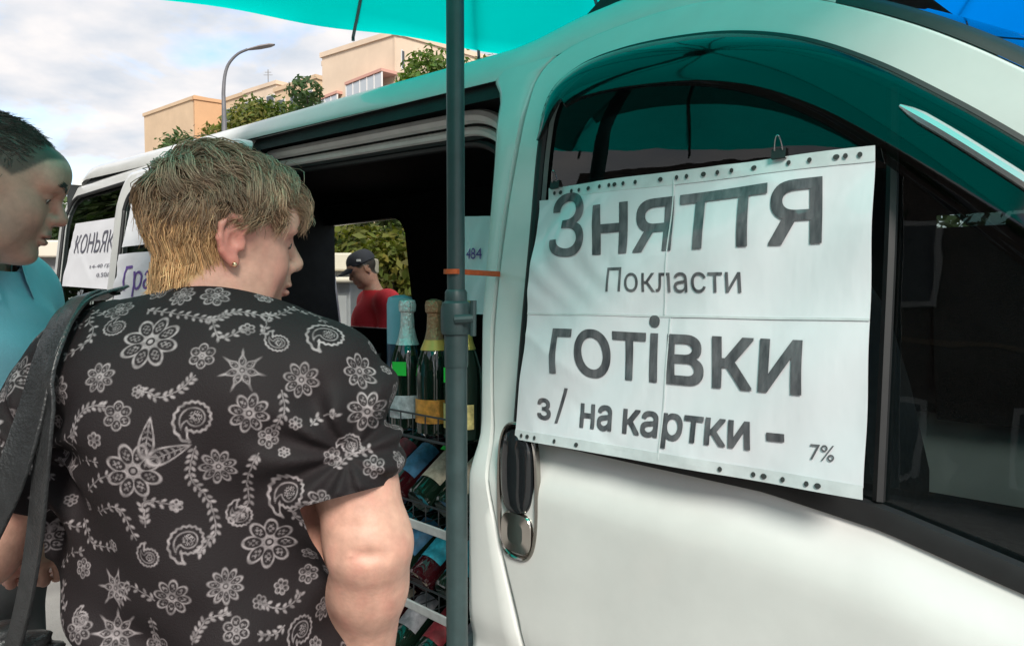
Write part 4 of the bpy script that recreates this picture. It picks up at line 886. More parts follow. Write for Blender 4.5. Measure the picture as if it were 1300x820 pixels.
def hand(S, Wp, d, nrm, th, curl=(.6, .8, .6), sc=1., tcurl=.5, spread=.0):
    Wp, d, nrm, th = [np.asarray(v, float) for v in (Wp, d, nrm, th)]; d = d / np.linalg.norm(d); nrm = nrm - d * (nrm @ d); nrm /= np.linalg.norm(nrm); s_ = np.cross(d, nrm); th = s_ if s_ @ th > 0 else -s_
    tips = []
    for i, (o_, L, r_) in enumerate(((.031, .072, .0088), (.010, .080, .009), (-.011, .075, .0086), (-.030, .058, .0078))):
        k = Wp + d * (.088 - .004 * i) * sc + th * o_ * sc
        S.rc(Wp + th * o_ * .55 * sc + d * .012, k, .016 * sc, .0115 * sc, .012)
        p = k; a = 0.
        for j, fr in enumerate((.45, .31, .24)):
            a += curl[j] * (1 + .08 * i); v = d * math.cos(a) - nrm * math.sin(a) + th * spread * (1.5 - i); q = p + v * L * fr * sc
            S.rc(p, q, r_ * sc * (1 - .08 * j), r_ * sc * (.93 - .08 * j), .004); p = q
        tips.append((p, v, nrm))
    b = Wp + d * .02 * sc + th * .026 * sc; v = d * .7 + th * .65 - nrm * .25; v /= np.linalg.norm(v); m_ = b + v * .042 * sc; v2 = d * .9 + th * .05 - nrm * tcurl; v2 /= np.linalg.norm(v2); e_ = m_ + v2 * .03 * sc
    S.rc(b, m_, .017 * sc, .012 * sc, .012); S.rc(m_, e_, .0115 * sc, .0105 * sc, .004); v3 = v2 - nrm * .25; S.rc(e_, e_ + v3 * .024 * sc, .0105 * sc, .008 * sc, .004)
    return tips
def strands(name, P, rad, col, m_, parent, base, nside=3):
    """P (n,K,3) strand paths, rad (K,), col (n,3)"""
    n, K = P.shape[:2]; T = np.gradient(P, axis=1); T /= np.linalg.norm(T, axis=2)[..., None] + 1e-9
    a = np.cross(T, np.array((.3, .5, .81))); a /= np.linalg.norm(a, axis=2)[..., None] + 1e-9; b = np.cross(T, a); V = []
    for j in range(nside): an_ = j / nside * 2 * math.pi; V.append(P + (a * math.cos(an_) + b * math.sin(an_)) * rad[None, :, None])
    V = np.stack(V, 2); idx = np.arange(n * K * nside).reshape(n, K, nside); F = []
    for j in range(nside): F.append(np.stack([idx[:, :-1, j], idx[:, :-1, (j + 1) % nside], idx[:, 1:, (j + 1) % nside], idx[:, 1:, j]], -1).reshape(-1, 4))
    o_ = mesh(name, V.reshape(-1, 3) - base, np.concatenate(F), m_, parent); setcol(o_, np.repeat(np.clip(col, 0, 1), K * nside, axis=0)); return o_
def skinmat(name, rough=.5): return mat(name, (.5, .3, .22), rough, attr='col', var=.12, vscale=55, bump=.07, bscale=190, sss=.1, spec=.3)
hairm = mat('hair', (.1, .07, .05), .42, attr='col', spec=.5)
def noise3(P, s, seed=0):
    r = np.random.default_rng(seed); v = np.zeros(len(P))
    for _ in range(7): k = r.normal(size=3) * s; v += np.sin(P @ k + r.uniform(0, 6.28))
    return v / 4

def lashes(q, col):                                        # lash line along the lowered lid
    yy = np.abs(q[:, 1]) - .031; m_ = sstep(.0135, .011, np.abs(yy)) * sstep(.072, .078, q[:, 0]) * sstep(.0026, .0012, np.abs(q[:, 2] + .0045 - .10 * yy * yy / .0135)); return col * (1 - .85 * m_[:, None])
# ------------------------------------------------------------------ the woman
WB = np.array((-.42, 1.05, 0)); wo = empty('person', tuple(WB), 'woman in black blouse with white floral print seen from behind, short blond hair', 'person')
HW = Head(at(287, 318, 1.06) + (-.004, 0, .018), (.80, .58, -.10), R(3), .985)
RS, LS = np.array((-.246, 1.02, 1.248)), np.array((-.612, 1.04, 1.256)); RE, RW = at(468, 690, .975), at(466, 850, 1.07); LE, LW = np.array((-.722, .985, 1.03)), np.array((-.77, 1.12, 1.035))
def wtorso(S, e=0., arms=True, k=.055):
    S.el((-.42, 1.06, .84), (.20 + e, .155 + e, .17 + e), k); S.el((-.42, 1.05, 1.0), (.185 + e, .145 + e, .17 + e), k); S.el((-.425, 1.04, 1.17), (.185 + e, .14 + e, .17 + e), k)
    for q in (-.09, .09): S.el((-.42 + q, 1.15, 1.13), (.078 + e, .07 + e, .07 + e), k)
    S.rc(LS + (.03, 0, .0), RS + (-.03, 0, 0), .066 + e, .066 + e, k); S.el((-.42, .995, 1.235), (.15 + e, .085 + e, .10 + e), k)
    S.rc(LS + (.05, 0, .025), (-.46, 1.04, 1.322), .045 + e, .05 + e, k); S.rc(RS + (-.05, 0, .025), (-.39, 1.04, 1.322), .045 + e, .05 + e, k)
SB = Sdf(); wtorso(SB, -.012)
SB.rc((-.42, 1.035, 1.30), HW.W((-.025, 0, -.06)), .062, .056, .03)
SB.chain([RS, RS * .35 + RE * .65, RE], [.058, .055, .0525], .012).chain([RE, RE * .7 + RW * .3, RW], [.053, .049, .036], .03)
SB.chain([LS, LE], [.06, .048], .03).chain([LE, LE * .7 + LW * .3, LW], [.048, .047, .028], .025)
rt = hand(SB, RW + (RW - RE) * .02, (.05, .35, -.93), (.75, -.6, -.1), (.2, .9, .3), (.3, .4, .3))
lt = hand(SB, LW + (0, 0, 0), (.45, -.1, -.85), (.6, -.6, .3), (0, .9, .3), (.7, .9, .6), 1.0)
HW.add(SB)
SB.el(at(449, 668, .9175), (.020, .006, .004), .012, sub=True); SB.el(at(476, 706, .916), (.020, .006, .005), .014, sub=True)
hh = .0034
V, F = nets(SB, (-1.0, .75, .70), (-.05, 1.42, 1.66), hh)
q = HW.Lc(V); nz = noise3(V, 30, 1)
skin = np.array((.54, .31, .235)); col = np.tile(skin, (len(V), 1)) * (1 + .05 * noise3(V, 60, 3))[:, None] * (1 - np.clip(noise3(V, 45, 8), 0, 1)[:, None] * np.array((.03, .20, .18)) - np.clip(noise3(V, 140, 15), 0, 1)[:, None] * np.array((.0, .06, .05)))
lipm = sstep(.02, .012, np.abs(q[:, 1])) * sstep(.085, .092, q[:, 0]) * sstep(.014, .009, np.abs(q[:, 2] + .063)); col = col * (1 - lipm[:, None]) + np.array((.42, .15, .13)) * lipm[:, None]
chk = np.exp(-(((q[:, 0] - .06) / .03) ** 2 + ((np.abs(q[:, 1]) - .045) / .03) ** 2 + ((q[:, 2] + .03) / .03) ** 2)); col *= 1 - chk[:, None] * np.array((.0, .14, .12))
earm = sstep(.074, .084, np.abs(q[:, 1])) * (np.abs(q[:, 2]) < .05); col *= 1 - earm[:, None] * np.array((-.03, .18, .16))
def wscalp(q):
    x, y, z = q[:, 0], q[:, 1], q[:, 2]
    m_ = sstep(.0, .012, z - np.interp(x, [-.12, -.06, -.035, -.022, .01, .035, .06, .08], [-.085, -.085, -.06, .03, .045, .035, .062, .075])) * (z > -.09)
    return m_
sm = wscalp(q) * (np.abs(q[:, 1]) < .082) * ((q ** 2).sum(1) < .14 ** 2); hc = np.where((q[:, 2] > .02)[:, None], np.array((.22, .15, .09)), np.array((.45, .28, .13))); col = col * (1 - sm[:, None]) + hc * sm[:, None]
for (p_, v_, n_) in lt + rt:
    nl = np.linalg.norm(V - (p_ + n_ * .006 + v_ * .001), axis=1); k_ = sstep(.008, .005, nl)[:, None]; col = col * (1 - k_) + np.array((.62, .36, .32)) * k_
col = lashes(q, col)
wb = mesh('body', V - WB, F, skinmat('skin'), wo); setcol(wb, np.clip(col, 0, 1))
# eyes, brow, earring
eyw = mat('eye_white', (.7, .68, .66), .2, coat=.5); iris = mat('iris', (.05, .04, .03), .15, coat=.6)
def eyes(Hd, par, base, qs=(1, -1), down=.2):
    for q_ in qs:
        c = Hd.W((.0755, q_ * .031, .0025)); r_ = .0132 * Hd.s; dd = Hd.f * math.cos(down) - Hd.u * math.sin(down)
        e_ = MB().lathe([(r_ * math.sin(a), -r_ * math.cos(a)) for a in np.linspace(.02, math.pi - .02, 12)], n=16); e_.V = [v + c - base for v in e_.V]; eo = e_.build('eye', eyw, par)
        M = np.stack([Hd.l, np.cross(dd, Hd.l), dd], 1); MB().lathe([(.0062, r_ - .0018), (.005, r_ + .0004), (.0005, r_ + .0009)], c - base, 14, M=M).build('iris', iris, eo)
eyes(HW, wo, WB)
def brows(Hd, par, base, c, n=90, seed=4, r0=.0005, S=None):
    r = np.random.default_rng(seed)
    for q_ in (1, -1):
        t = r.uniform(0, 1, n); st_ = np.stack([.0925 - .018 * t, q_ * (.012 + .036 * t), .021 + .008 * np.sin(t * 2.4) + r.normal(size=n) * .0018], 1)
        d = np.stack([-.004 * np.ones(n), q_ * .007 * np.ones(n), .002 + r.normal(size=n) * .001], 1); P = np.stack([Hd.W(st_ + d * f) for f in (0, .5, 1)], 1); Q = P.reshape(-1, 3)
        Q = Q + Hd.f * .03
        for _ in range(14): Q = Q - Hd.f * np.clip(S(Q) - .0005, -.002, .01)[:, None] * .8
        P = Q.reshape(P.shape)
        strands('eyebrow', P, np.array((r0, r0, r0 * .3)), np.tile(c, (n, 1)), hairm, par, base)
brows(HW, wo, WB, np.array((.16, .10, .06)), S=SB)
for q_ in (1, -1):
    c = HW.W((-.004, q_ * .0875, -.037)) - WB; MB().lathe([(.0004, -.0035), (.003, -.002), (.0035, 0), (.003, .002), (.0004, .0035)], c, 10).build('earring', mat('gold', (.85, .7, .45), .15, metal=1), wo)
# hair: guides over the scalp, many strands around each
def cran(d): return np.array((-.008, 0, .032)) + d * np.array((.096, .077, .084))
r = np.random.default_rng(12); G_ = []; cols_ = []
def guide(d, K=8):
    n_ = d / np.linalg.norm(d); p = cran(n_); x, y, z = p; topm = sstep(.045, .085, z); front = sstep(.0, .06, x)
    nape = sstep(.0, -.05, z)
    L = .045 + .04 * topm - .010 * front * topm + r.uniform(-.008, .008) + .045 * nape * r.uniform(.35, 1)
    lift = .001 + .010 * topm + .020 * front * topm + r.uniform(-.002, .004) - .003 * nape + .005 * sstep(.0, .05, z) * (1 - topm)
    fl = np.array((1.0, -.35 + r.normal() * .5, .15)) * topm + (1 - topm) * np.array((-.55 * sstep(-.05, .05, x), .25 * np.sign(y) * 0, -1.0)) + np.array((0, 0, -.9)) * (x < -.03) * (1 - .7 * topm)
    fl = fl + r.normal(size=3) * .10 + .45 * np.array([math.sin(38 * p[1] + 25 * p[0] + 1), math.sin(45 * p[0] - 20 * p[2]), math.sin(40 * p[2] + 33 * p[1] + 2)]) * (.35 + .65 * topm); fl /= np.linalg.norm(fl)
    ph, om, amp = 3 * math.sin(42 * p[1] + 18 * p[0]) + 3 * math.sin(37 * p[0] - 30 * p[2]) + r.normal() * .35, 5.2, (.012 * topm + .0035 * (1 - topm)) * r.uniform(.8, 1.2)
    q = n_.copy(); out_ = []
    for j in range(K):
        t = j / (K - 1); tp = fl - n_ * (fl @ n_); c = cran(q); nn3 = q / np.array((.099, .079, .086)); nn3 /= np.linalg.norm(nn3)
        e1_ = np.cross(nn3, fl); e1_ /= np.linalg.norm(e1_) + 1e-9
        hgt = lift * (1 - (1 - t) ** 2.2) * (1 - .35 * t * t) + .002
        if out_ and out_[-1][2] < -.012 and topm < .2 and x < .02:
            out_.append(out_[-1] + np.array((.45 + .10 * math.sin(ph + 5 * t), .12 * math.cos(ph + 4 * t) - .25 * y / .08, -1.)) * (L / (K - 1))); continue
        w = amp * min(1, t * 2); out_.append(c + nn3 * (hgt + w * .6 * math.sin(ph + om * t)) + e1_ * w * math.cos(ph + om * t))
        tp = fl - nn3 * (fl @ nn3); q = q + tp / (np.linalg.norm(tp) + .15) * (L / (K - 1)) / .088; q /= np.linalg.norm(q)
    return np.array(out_)
tries = 0
while len(G_) < 430 and tries < 9000:
    tries += 1; d = r.normal(size=3); d /= np.linalg.norm(d); p = cran(d)
    if wscalp(p[None])[0] < .5 or p[2] < -.075: continue
    if any(np.linalg.norm(p - g[0]) < .0075 for g in G_): continue
    G_.append(guide(d)); z = p[2]
    t = sstep(-.005, .05, z + r.normal() * .014); top2 = sstep(.06, .09, z)
    c = np.array((.62, .385, .185)) * (1 - t) + np.array((.30, .19, .115)) * t; c = c * (1 - top2) + np.array((.36, .265, .175)) * top2; cols_.append(c * (1 + .22 * math.sin(60 * p[1] + 35 * p[0]) * math.sin(50 * p[2] + 1)) * r.uniform(.9, 1.1))
napeG = 0
for _ in range(400):                                       # short layered hair low on the neck
    y = r.uniform(-.052, .052); z = r.uniform(-.098, -.035); q0 = HW.W((-.13, y, z))[None]
    for _k in range(14): q0 = q0 + HW.f * np.clip(SB(q0) - .001, -.003, .03)[:, None] * .85
    p = HW.Lc(q0)[0]
    if p[0] > -.03 or abs(SB(q0)[0]) > .004: continue
    L = r.uniform(.022, .036); tt_ = np.linspace(0, 1, 8)[:, None]; sd = r.normal() * .15 - .35 * y / .05
    g = p + np.array((-.10, 0, 0)) * L * tt_ * (1 - .8 * tt_) + np.array((.02, sd, -1.)) * L * tt_ + np.array((0, .0012, 0)) * np.sin(6 * tt_ + 60 * y); G_.append(g); cols_.append(np.array((.64, .40, .20)) * (1 + .25 * math.sin(120 * y)) * r.uniform(.85, 1.15)); napeG += 1
    if napeG > 85: break
NS = 36; SP = []; SC = []
for g, c in zip(G_, cols_):
    K = len(g); o_ = r.normal(size=(NS, 1, 3)) * .0046; tt = np.linspace(0, 1, K)[None, :, None]; jit = np.cumsum(r.normal(size=(NS, K, 3)) * .0005, 1)
    P = g[None] + o_ * (1 - .4 * tt + .45 * tt ** 4) + jit * tt
    k = (r.uniform(size=NS) < .06)[:, None, None]; P = P + k * (r.normal(size=(NS, 1, 3)) * .007 * tt ** 2)
    SP.append(P); SC.append(np.clip(c * r.uniform(.6, 1.5, (NS, 1)), 0, 1))
SP = HW.W(np.concatenate(SP)); SC = np.concatenate(SC)
strands('hair', SP, np.interp(np.linspace(0, 1, 8), [0, .1, .7, 1], [.0006, .0007, .0006, .0002]), SC, hairm, wo, WB)
# blouse
SC_ = Sdf(); wtorso(SC_, .013, k=.07)
RH = RS + (RE - RS) * .70; LH = LS + (LE - LS) * .70
SC_.rc(RS, RS + (RE - RS) * .8, .072, .070, .05); SC_.rc(LS, LS + (LE - LS) * .8, .072, .072, .05)
class Fold:
    def __init__(s, S): s.S = S
    def __call__(s, P):
        d = s.S(P); x, y, z = P[:, 0] + .42, P[:, 1], P[:, 2]
        low = sstep(1.08, .86, z)
        w = .0035 * low * np.sin(70 * z + 16 * x + 3 * np.sin(9 * x)) * np.exp(-((x + .1) / .16) ** 2) + .003 * low * np.sin(46 * z - 22 * x + 1)
        w += .0022 * np.sin(26 * x + 5 * np.sin(7 * z) + 1.3) * sstep(1.30, 1.1, z) + .002 * np.sin(18 * z + 30 * x + 4)
        ax = np.abs(x) ; sl = sstep(.13, .2, ax); w += .0035 * sl * np.sin(60 * z - 40 * x * np.sign(x) + 2) * sstep(1.33, 1.22, z)
        w += .0022 * np.sin(34 * (x + .35 * (z - 1.2)) + 2 * np.sin(6 * z)) * sstep(1.32, 1.15, z) * sstep(.0, .10, ax)
        for sg_ in (1, -1): rr_ = np.hypot(x * sg_ - .21, z - 1.17); th_ = np.arctan2(z - 1.17, x * sg_ - .21); w += .003 * np.sin(9 * th_ + 1.5 * sg_) * np.exp(-((rr_ - .07) / .05) ** 2)
        return d + w * 2.2
STo = Sdf(); wtorso(STo, .013, k=.07)
V, F = nets(Fold(SC_), (-.98, .78, .74), (-.08, 1.32, 1.45), .0049)
c = V[F].mean(1); kp = c[:, 2] > .775
neck = (np.abs(c[:, 0] + .418) < .13) & (c[:, 2] > 1.382 - .55 * np.maximum(c[:, 1] - .985, -.03)); kp &= ~neck
for s0, e0, sg_ in ((RS, RE, 1), (LS, LE, -1)):
    ax_ = (e0 - s0) / np.linalg.norm(e0 - s0); t = (c - s0) @ ax_; dist = np.linalg.norm(c - s0 - t[:, None] * ax_, axis=1)
    kp &= ~((t > np.linalg.norm(e0 - s0) * .68) & (dist < .12) & (STo(c) > .024))
V, F, _ = weld(V, F, kp)
E_ = np.sort(np.concatenate([F[:, [0, 1]], F[:, [1, 2]], F[:, [2, 3]], F[:, [3, 0]]]), axis=1); ek, cn = np.unique(E_[:, 0] * 10 ** 7 + E_[:, 1], return_counts=True); bvi = np.unique(np.concatenate([ek[cn == 1] // 10 ** 7, ek[cn == 1] % 10 ** 7]))
for s0, e0 in ((RS, RE), (LS, LE)):                        # straighten the hems
    ax_ = (e0 - s0) / np.linalg.norm(e0 - s0); t = (V[bvi] - s0) @ ax_; tc = np.linalg.norm(e0 - s0) * .68; m_ = bvi[(np.abs(t - tc) < .009) & (np.linalg.norm(V[bvi] - s0 - t[:, None] * ax_, axis=1) < .11)]; V[m_] += ax_ * (tc - (V[m_] - s0) @ ax_)[:, None]
m_ = bvi[np.abs(V[bvi][:, 0] + .418) < .135]; m_ = m_[V[m_][:, 2] > 1.25]; V[m_, 2] = 1.382 - .55 * np.maximum(V[m_, 1] - .985, -.03)
be = ek[cn == 1]; ba, bb = be // 10 ** 7, be % 10 ** 7
for _ in range(14):
    acc = np.zeros_like(V); ct = np.zeros(len(V)); np.add.at(acc, ba, V[bb]); np.add.at(acc, bb, V[ba]); np.add.at(ct, ba, 1); np.add.at(ct, bb, 1); m_ = ct == 2; V[m_] = .5 * V[m_] + .5 * acc[m_] / 2
bl = mesh('blouse', V - WB, F, None, wo)
sub_ = bl.modifiers.new('s', 'SUBSURF'); sub_.levels = 1; sub_.render_levels = 1
dg = bpy.context.evaluated_depsgraph_get(); me2 = bpy.data.meshes.new_from_object(bl.evaluated_get(dg)); bl.modifiers.clear(); bl.data = me2
me2.polygons.foreach_set('use_smooth', np.ones(len(me2.polygons), bool))
# finer faces on the back, where the print shows
nq = len(me2.polygons); QF = np.zeros(nq * 4, np.int32); me2.polygons.foreach_get('vertices', QF) if len(me2.loops) == nq * 4 else None; QF = QF.reshape(-1, 4).astype(np.int64); QV = np.zeros(len(me2.vertices) * 3, np.float32); me2.vertices.foreach_get('co', QV); QV = QV.reshape(-1, 3).astype(float)
cc_ = QV[QF].mean(1) + WB; back = (cc_[:, 1] < 1.03) & (cc_[:, 2] > .88); A_ = QF[back]; nv = len(QV)
ed_ = np.sort(np.stack([A_, np.roll(A_, -1, 1)], -1).reshape(-1, 2), axis=1); eu, ei = np.unique(ed_[:, 0] * 10 ** 7 + ed_[:, 1], return_inverse=True); mid_ = (QV[eu // 10 ** 7] + QV[eu % 10 ** 7]) / 2; ei = ei.reshape(-1, 4) + nv; cen = nv + len(eu) + np.arange(len(A_))
Fn = np.concatenate([np.stack([A_[:, k], ei[:, k], cen, ei[:, k - 1]], 1) for k in range(4)] + [QF[~back]]); Vn = np.concatenate([QV, mid_, QV[A_].mean(1)])
bpy.data.objects.remove(bl); bl = mesh('blouse', Vn, Fn, None, wo); me2 = bl.data
n_ = len(me2.vertices); BV = np.zeros(n_ * 3, np.float32); me2.vertices.foreach_get('co', BV); BV = BV.reshape(-1, 3).astype(float); BN = np.zeros(n_ * 3, np.float32); me2.vertices.foreach_get('normal', BN); BN = BN.reshape(-1, 3).astype(float)
# ---- printed motifs: drawn on the cloth around anchor points
ink_ = np.zeros(n_)
CS_ = .03; cell_ = np.floor((BV - BV.min(0)) / CS_).astype(int) + 1; cd = cell_.max(0) + 3; BMN = BV.min(0); ck = (cell_[:, 0] * cd[1] + cell_[:, 1]) * cd[2] + cell_[:, 2]; co_ = np.argsort(ck, kind='stable'); cs_ = ck[co_]
def near(p, rad):
    a = np.floor((p - rad - BMN) / CS_).astype(int) + 1; b = np.floor((p + rad - BMN) / CS_).astype(int) + 1; L_ = []
    for i in range(max(a[0], 0), b[0] + 1):
        for j in range(max(a[1], 0), b[1] + 1):
            k0 = (i * cd[1] + j) * cd[2]; L_.append(co_[np.searchsorted(cs_, k0 + max(a[2], 0)):np.searchsorted(cs_, k0 + b[2], 'right')])
    j = np.concatenate(L_); return j[((BV[j] - p) ** 2).sum(1) < rad * rad]
def aa(d, w=.0007): return np.clip(.5 - d / w * .5, 0, 1)
def fl_flower(x, y, R_, npet, star=False, seed=0):
    rr2 = np.hypot(x, y); th = np.arctan2(y, x); pt = (th * npet / (2 * math.pi)) % 1 - .5; pa = pt * 2 * math.pi / npet
    px_, py_ = rr2 * np.cos(pa), rr2 * np.sin(pa); c0_ = R_ * .62; a_, b_ = R_ * .38, R_ * (.20 if star else .62 * math.tan(math.pi / npet) * .92)
    if star: b_ = b_ * (1 - .75 * np.clip((px_ - c0_) / a_, 0, 1))
    k = np.hypot((px_ - c0_) / a_, py_ / np.maximum(b_, 1e-5)); dd = (k - 1) * np.minimum(a_, b_)
    w = max(.0007, R_ * .032); m_ = aa(np.abs(dd) - w)                                        # petal outline
    m_ = np.maximum(m_, .62 * aa((k - .55) * np.minimum(a_, b_)) * (.55 + .45 * np.sign(np.sin(px_ * 900) * np.sin(py_ * 900 + 1))))
    m_ = np.maximum(m_, aa(np.abs(rr2 - R_ * .2) - w)); m_ = np.maximum(m_, aa(rr2 - R_ * .09))
    dots = np.hypot(px_ - R_ * .98, py_) - R_ * .05; return np.maximum(m_, aa(dots))
def fl_paisley(x, y, R_, seed=0):
    # teardrop: circle with a curled tail
    m_ = np.zeros_like(x); t = np.linspace(0, 1, 26); ang = 2.2 * t - .3; cx = R_ * 1.0 * (t ** 1.1) * np.cos(ang) * 1.05 - R_ * .25; cy = R_ * 1.0 * (t ** 1.1) * np.sin(ang) - R_ * .25; rad = R_ * .55 * (1 - t) ** .75
    dd = np.full_like(x, 9.)
    for a, b, q_ in zip(cx, cy, rad): dd = np.minimum(dd, np.hypot(x - a, y - b) - q_)
    th = np.arctan2(y - cy[0], x - cx[0]); sc_ = .5 + .5 * np.sin(16 * th); w = max(.0008, R_ * .038)
    m_ = aa(np.abs(dd - R_ * .05 * sc_) - w * 1.3); m_ = np.maximum(m_, .8 * aa(np.abs(dd + R_ * .2) - w * .7))
    r2 = np.hypot(x - cx[0], y - cy[0]); m_ = np.maximum(m_, .75 * aa(r2 - R_ * .25) * (np.sin(r2 * 1500 / 1.2 + 5 * np.cos(5 * th)) > -.2)); return m_
def fl_leaf(x, y, R_):
    k = np.hypot(x / R_, y / (R_ * .34 * np.maximum(1 - (x / R_) * .55, .1))); dd = (k - 1) * R_ * .34; return np.maximum(aa(np.abs(dd) - R_ * .04), np.maximum(aa(np.abs(y) - R_ * .02) * (dd < 0), .5 * (dd < -R_ * .08) * (np.sin(900 * x + 500 * np.abs(y)) > .2)))
def frame_at(p, n):
    n = n / np.linalg.norm(n); u_ = np.array((0, 0, 1.)) - n * n[2]; u_ /= np.linalg.norm(u_); return np.cross(u_, n), u_
def stamp(i, R_, kind, rot=0., par=8):
    p, n = BV[i], BN[i]; a, b = frame_at(p, n); j = near(p, R_ * 1.7); j = j[(BN[j] @ n) > .1]; d = BV[j] - p; x, y = d @ a, d @ b
    c_, s_ = math.cos(rot), math.sin(rot); x, y = x * c_ + y * s_, -x * s_ + y * c_
    if kind == 'f': m_ = fl_flower(x, y, R_, par)
    elif kind == 's': m_ = fl_flower(x, y, R_, par, True)
    elif kind == 'p': m_ = fl_paisley(x * par, y, R_)
    else: m_ = fl_leaf(x - R_ * .2, y, R_)
    ink_[j] = np.maximum(ink_[j], m_)
view = (BN * ((np.array((0, 0, CAMZ)) - WB) - BV)).sum(1) > 0
PW = BV + WB; dep = PW[:, 1] * math.cos(PITCH) - (PW[:, 2] - CAMZ) * math.sin(PITCH); ppx = 650 + FPX * PW[:, 0] / dep; ppy = 410 - FPX * (PW[:, 1] * math.sin(PITCH) + (PW[:, 2] - CAMZ) * math.cos(PITCH)) / dep
def pick(x, y):
    d = (ppx - x) ** 2 + (ppy - y) ** 2 + (~view) * 1e6; j = np.nonzero(d < 16)[0]
    return int(j[np.argmin(dep[j])]) if len(j) else int(np.argmin(d))
def vine(pts, R_=.0042):
    """leafy stem through photo points laid on the cloth"""
    idx = [pick(*p_) for p_ in crom(pts, max(8, int(sum(math.dist(pts[i], pts[i + 1]) for i in range(len(pts) - 1)) / 4)))]; Q = BV[idx]; T_ = np.gradient(Q, axis=0)
    for k in range(len(Q)):
        p, n = Q[k], BN[idx[k]]; t = T_[k] / (np.linalg.norm(T_[k]) + 1e-9); s_ = np.cross(n, t); j = near(p, .013); j = j[(BN[j] @ n) > .3]; d = BV[j] - p; x, y = d @ t, d @ s_
        m_ = aa(np.abs(y) - .0006) * (np.abs(x) < .004)
        if k % 2 == 0:
            for sg_ in (1, -1):
                xx, yy = x - .003, y * sg_ - .0036; u_, v_ = xx * .75 + yy * .66, -xx * .66 + yy * .75; m_ = np.maximum(m_, aa((np.hypot(u_ / .0034, v_ / .0018) - 1) * .0018))
        ink_[j] = np.maximum(ink_[j], m_ * .95)
MOT = [(190, 430, 42, 'f', 8, .2), (258, 448, 19, 'f', 6, 0), (125, 475, 22, 'f', 8, 0), (146, 525, 21, 'f', 6, 0), (310, 467, 24, 's', 7, .2), (386, 482, 25, 'f', 8, .1), (345, 690, 37, 'f', 8, .3), (172, 600, 40, 'f', 8, 0), (280, 595, 26, 'f', 9, 0), (320, 525, 28, 'f', 8, .1), (344, 557, 15, 'f', 6, 0), (290, 742, 25, 'f', 10, 0), (218, 762, 27, 'f', 8, .2), (85, 595, 19, 's', 7, 0), (102, 720, 14, 'f', 6, 0), (70, 497, 21, 'f', 8, 0), (66, 680, 23, 'f', 6, .4), (143, 745, 22, 's', 7, 0), (97, 795, 20, 'f', 7, 0), (303, 798, 19, 'f', 6, 0), (395, 728, 14, 'f', 6, 0), (175, 493, 9, 'f', 6, 0), (140, 694, 9, 'f', 6, 0), (227, 643, 9, 'f', 6, 0), (333, 762, 10, 'f', 6, 0), (316, 414, 10, 'f', 6, 0), (378, 535, 9, 'f', 6, 0), (362, 570, 8, 'f', 6, 0), (460, 470, 26, 'f', 8, .3), (470, 522, 28, 'f', 8, 0), (478, 592, 16, 'f', 6, 0), (425, 580, 12, 'f', 6, 0), (275, 372, 20, 'f', 7, 0), (230, 372, 18, 'f', 8, 0), (150, 390, 20, 'f', 7, 0), (40, 405, 20, 'f', 8, 0), (412, 655, 16, 'f', 6, 0), (150, 800, 26, 's', 8, .3), (415, 770, 18, 'f', 8, 0)]
for x, y, R_, k, n2, rot in MOT: i = pick(x, y); stamp(i, R_ / FPX * float(PW[i, 1]) * .88, k, rot, n2)
for x, y, R_, rot, fl_ in ((240, 532, 33, 2.5, 1), (355, 622, 33, 2.4, 1), (232, 688, 30, 2.6, 1), (380, 800, 28, 2.4, 1), (408, 420, 32, 2.2, 1), (350, 432, 20, .6, -1), (140, 412, 20, .7, -1), (302, 655, 22, .5, -1), (180, 708, 20, .6, -1), (447, 560, 18, 1.2, 1), (97, 780, 16, .5, -1)): i = pick(x, y); stamp(i, R_ / FPX * float(PW[i, 1]), 'p', rot, fl_)
for x, y, R_, rot in ((189, 560, 24, 1.45), (212, 578, 26, .35)): i = pick(x, y); stamp(i, R_ / FPX * float(PW[i, 1]), 'l', rot)
for v_ in ([(178, 492), (205, 500), (228, 490), (243, 476)], [(62, 570), (85, 555), (94, 530), (108, 515), (128, 512)], [(90, 548), (92, 580), (118, 588)], [(188, 390), (230, 396), (272, 402), (300, 392), (345, 398), (375, 388)], [(270, 402), (280, 425), (310, 416)], [(250, 572), (245, 605), (268, 636), (277, 672), (255, 700)], [(122, 650), (148, 648), (168, 684)], [(104, 660), (115, 690), (138, 696)], [(330, 576), (316, 610), (318, 640), (300, 660)], [(242, 812), (258, 788), (292, 776)], [(335, 764), (362, 770), (384, 755)], [(362, 498), (364, 522), (352, 545)], [(186, 668), (186, 640), (226, 643)], [(335, 420), (345, 395)], [(112, 400), (114, 425), (80, 450)], [(190, 762), (160, 745), (150, 765)], [(190, 790), (196, 815)], [(430, 590), (445, 575), (470, 570)], [(395, 640), (372, 655), (385, 668)]): vine(v_)
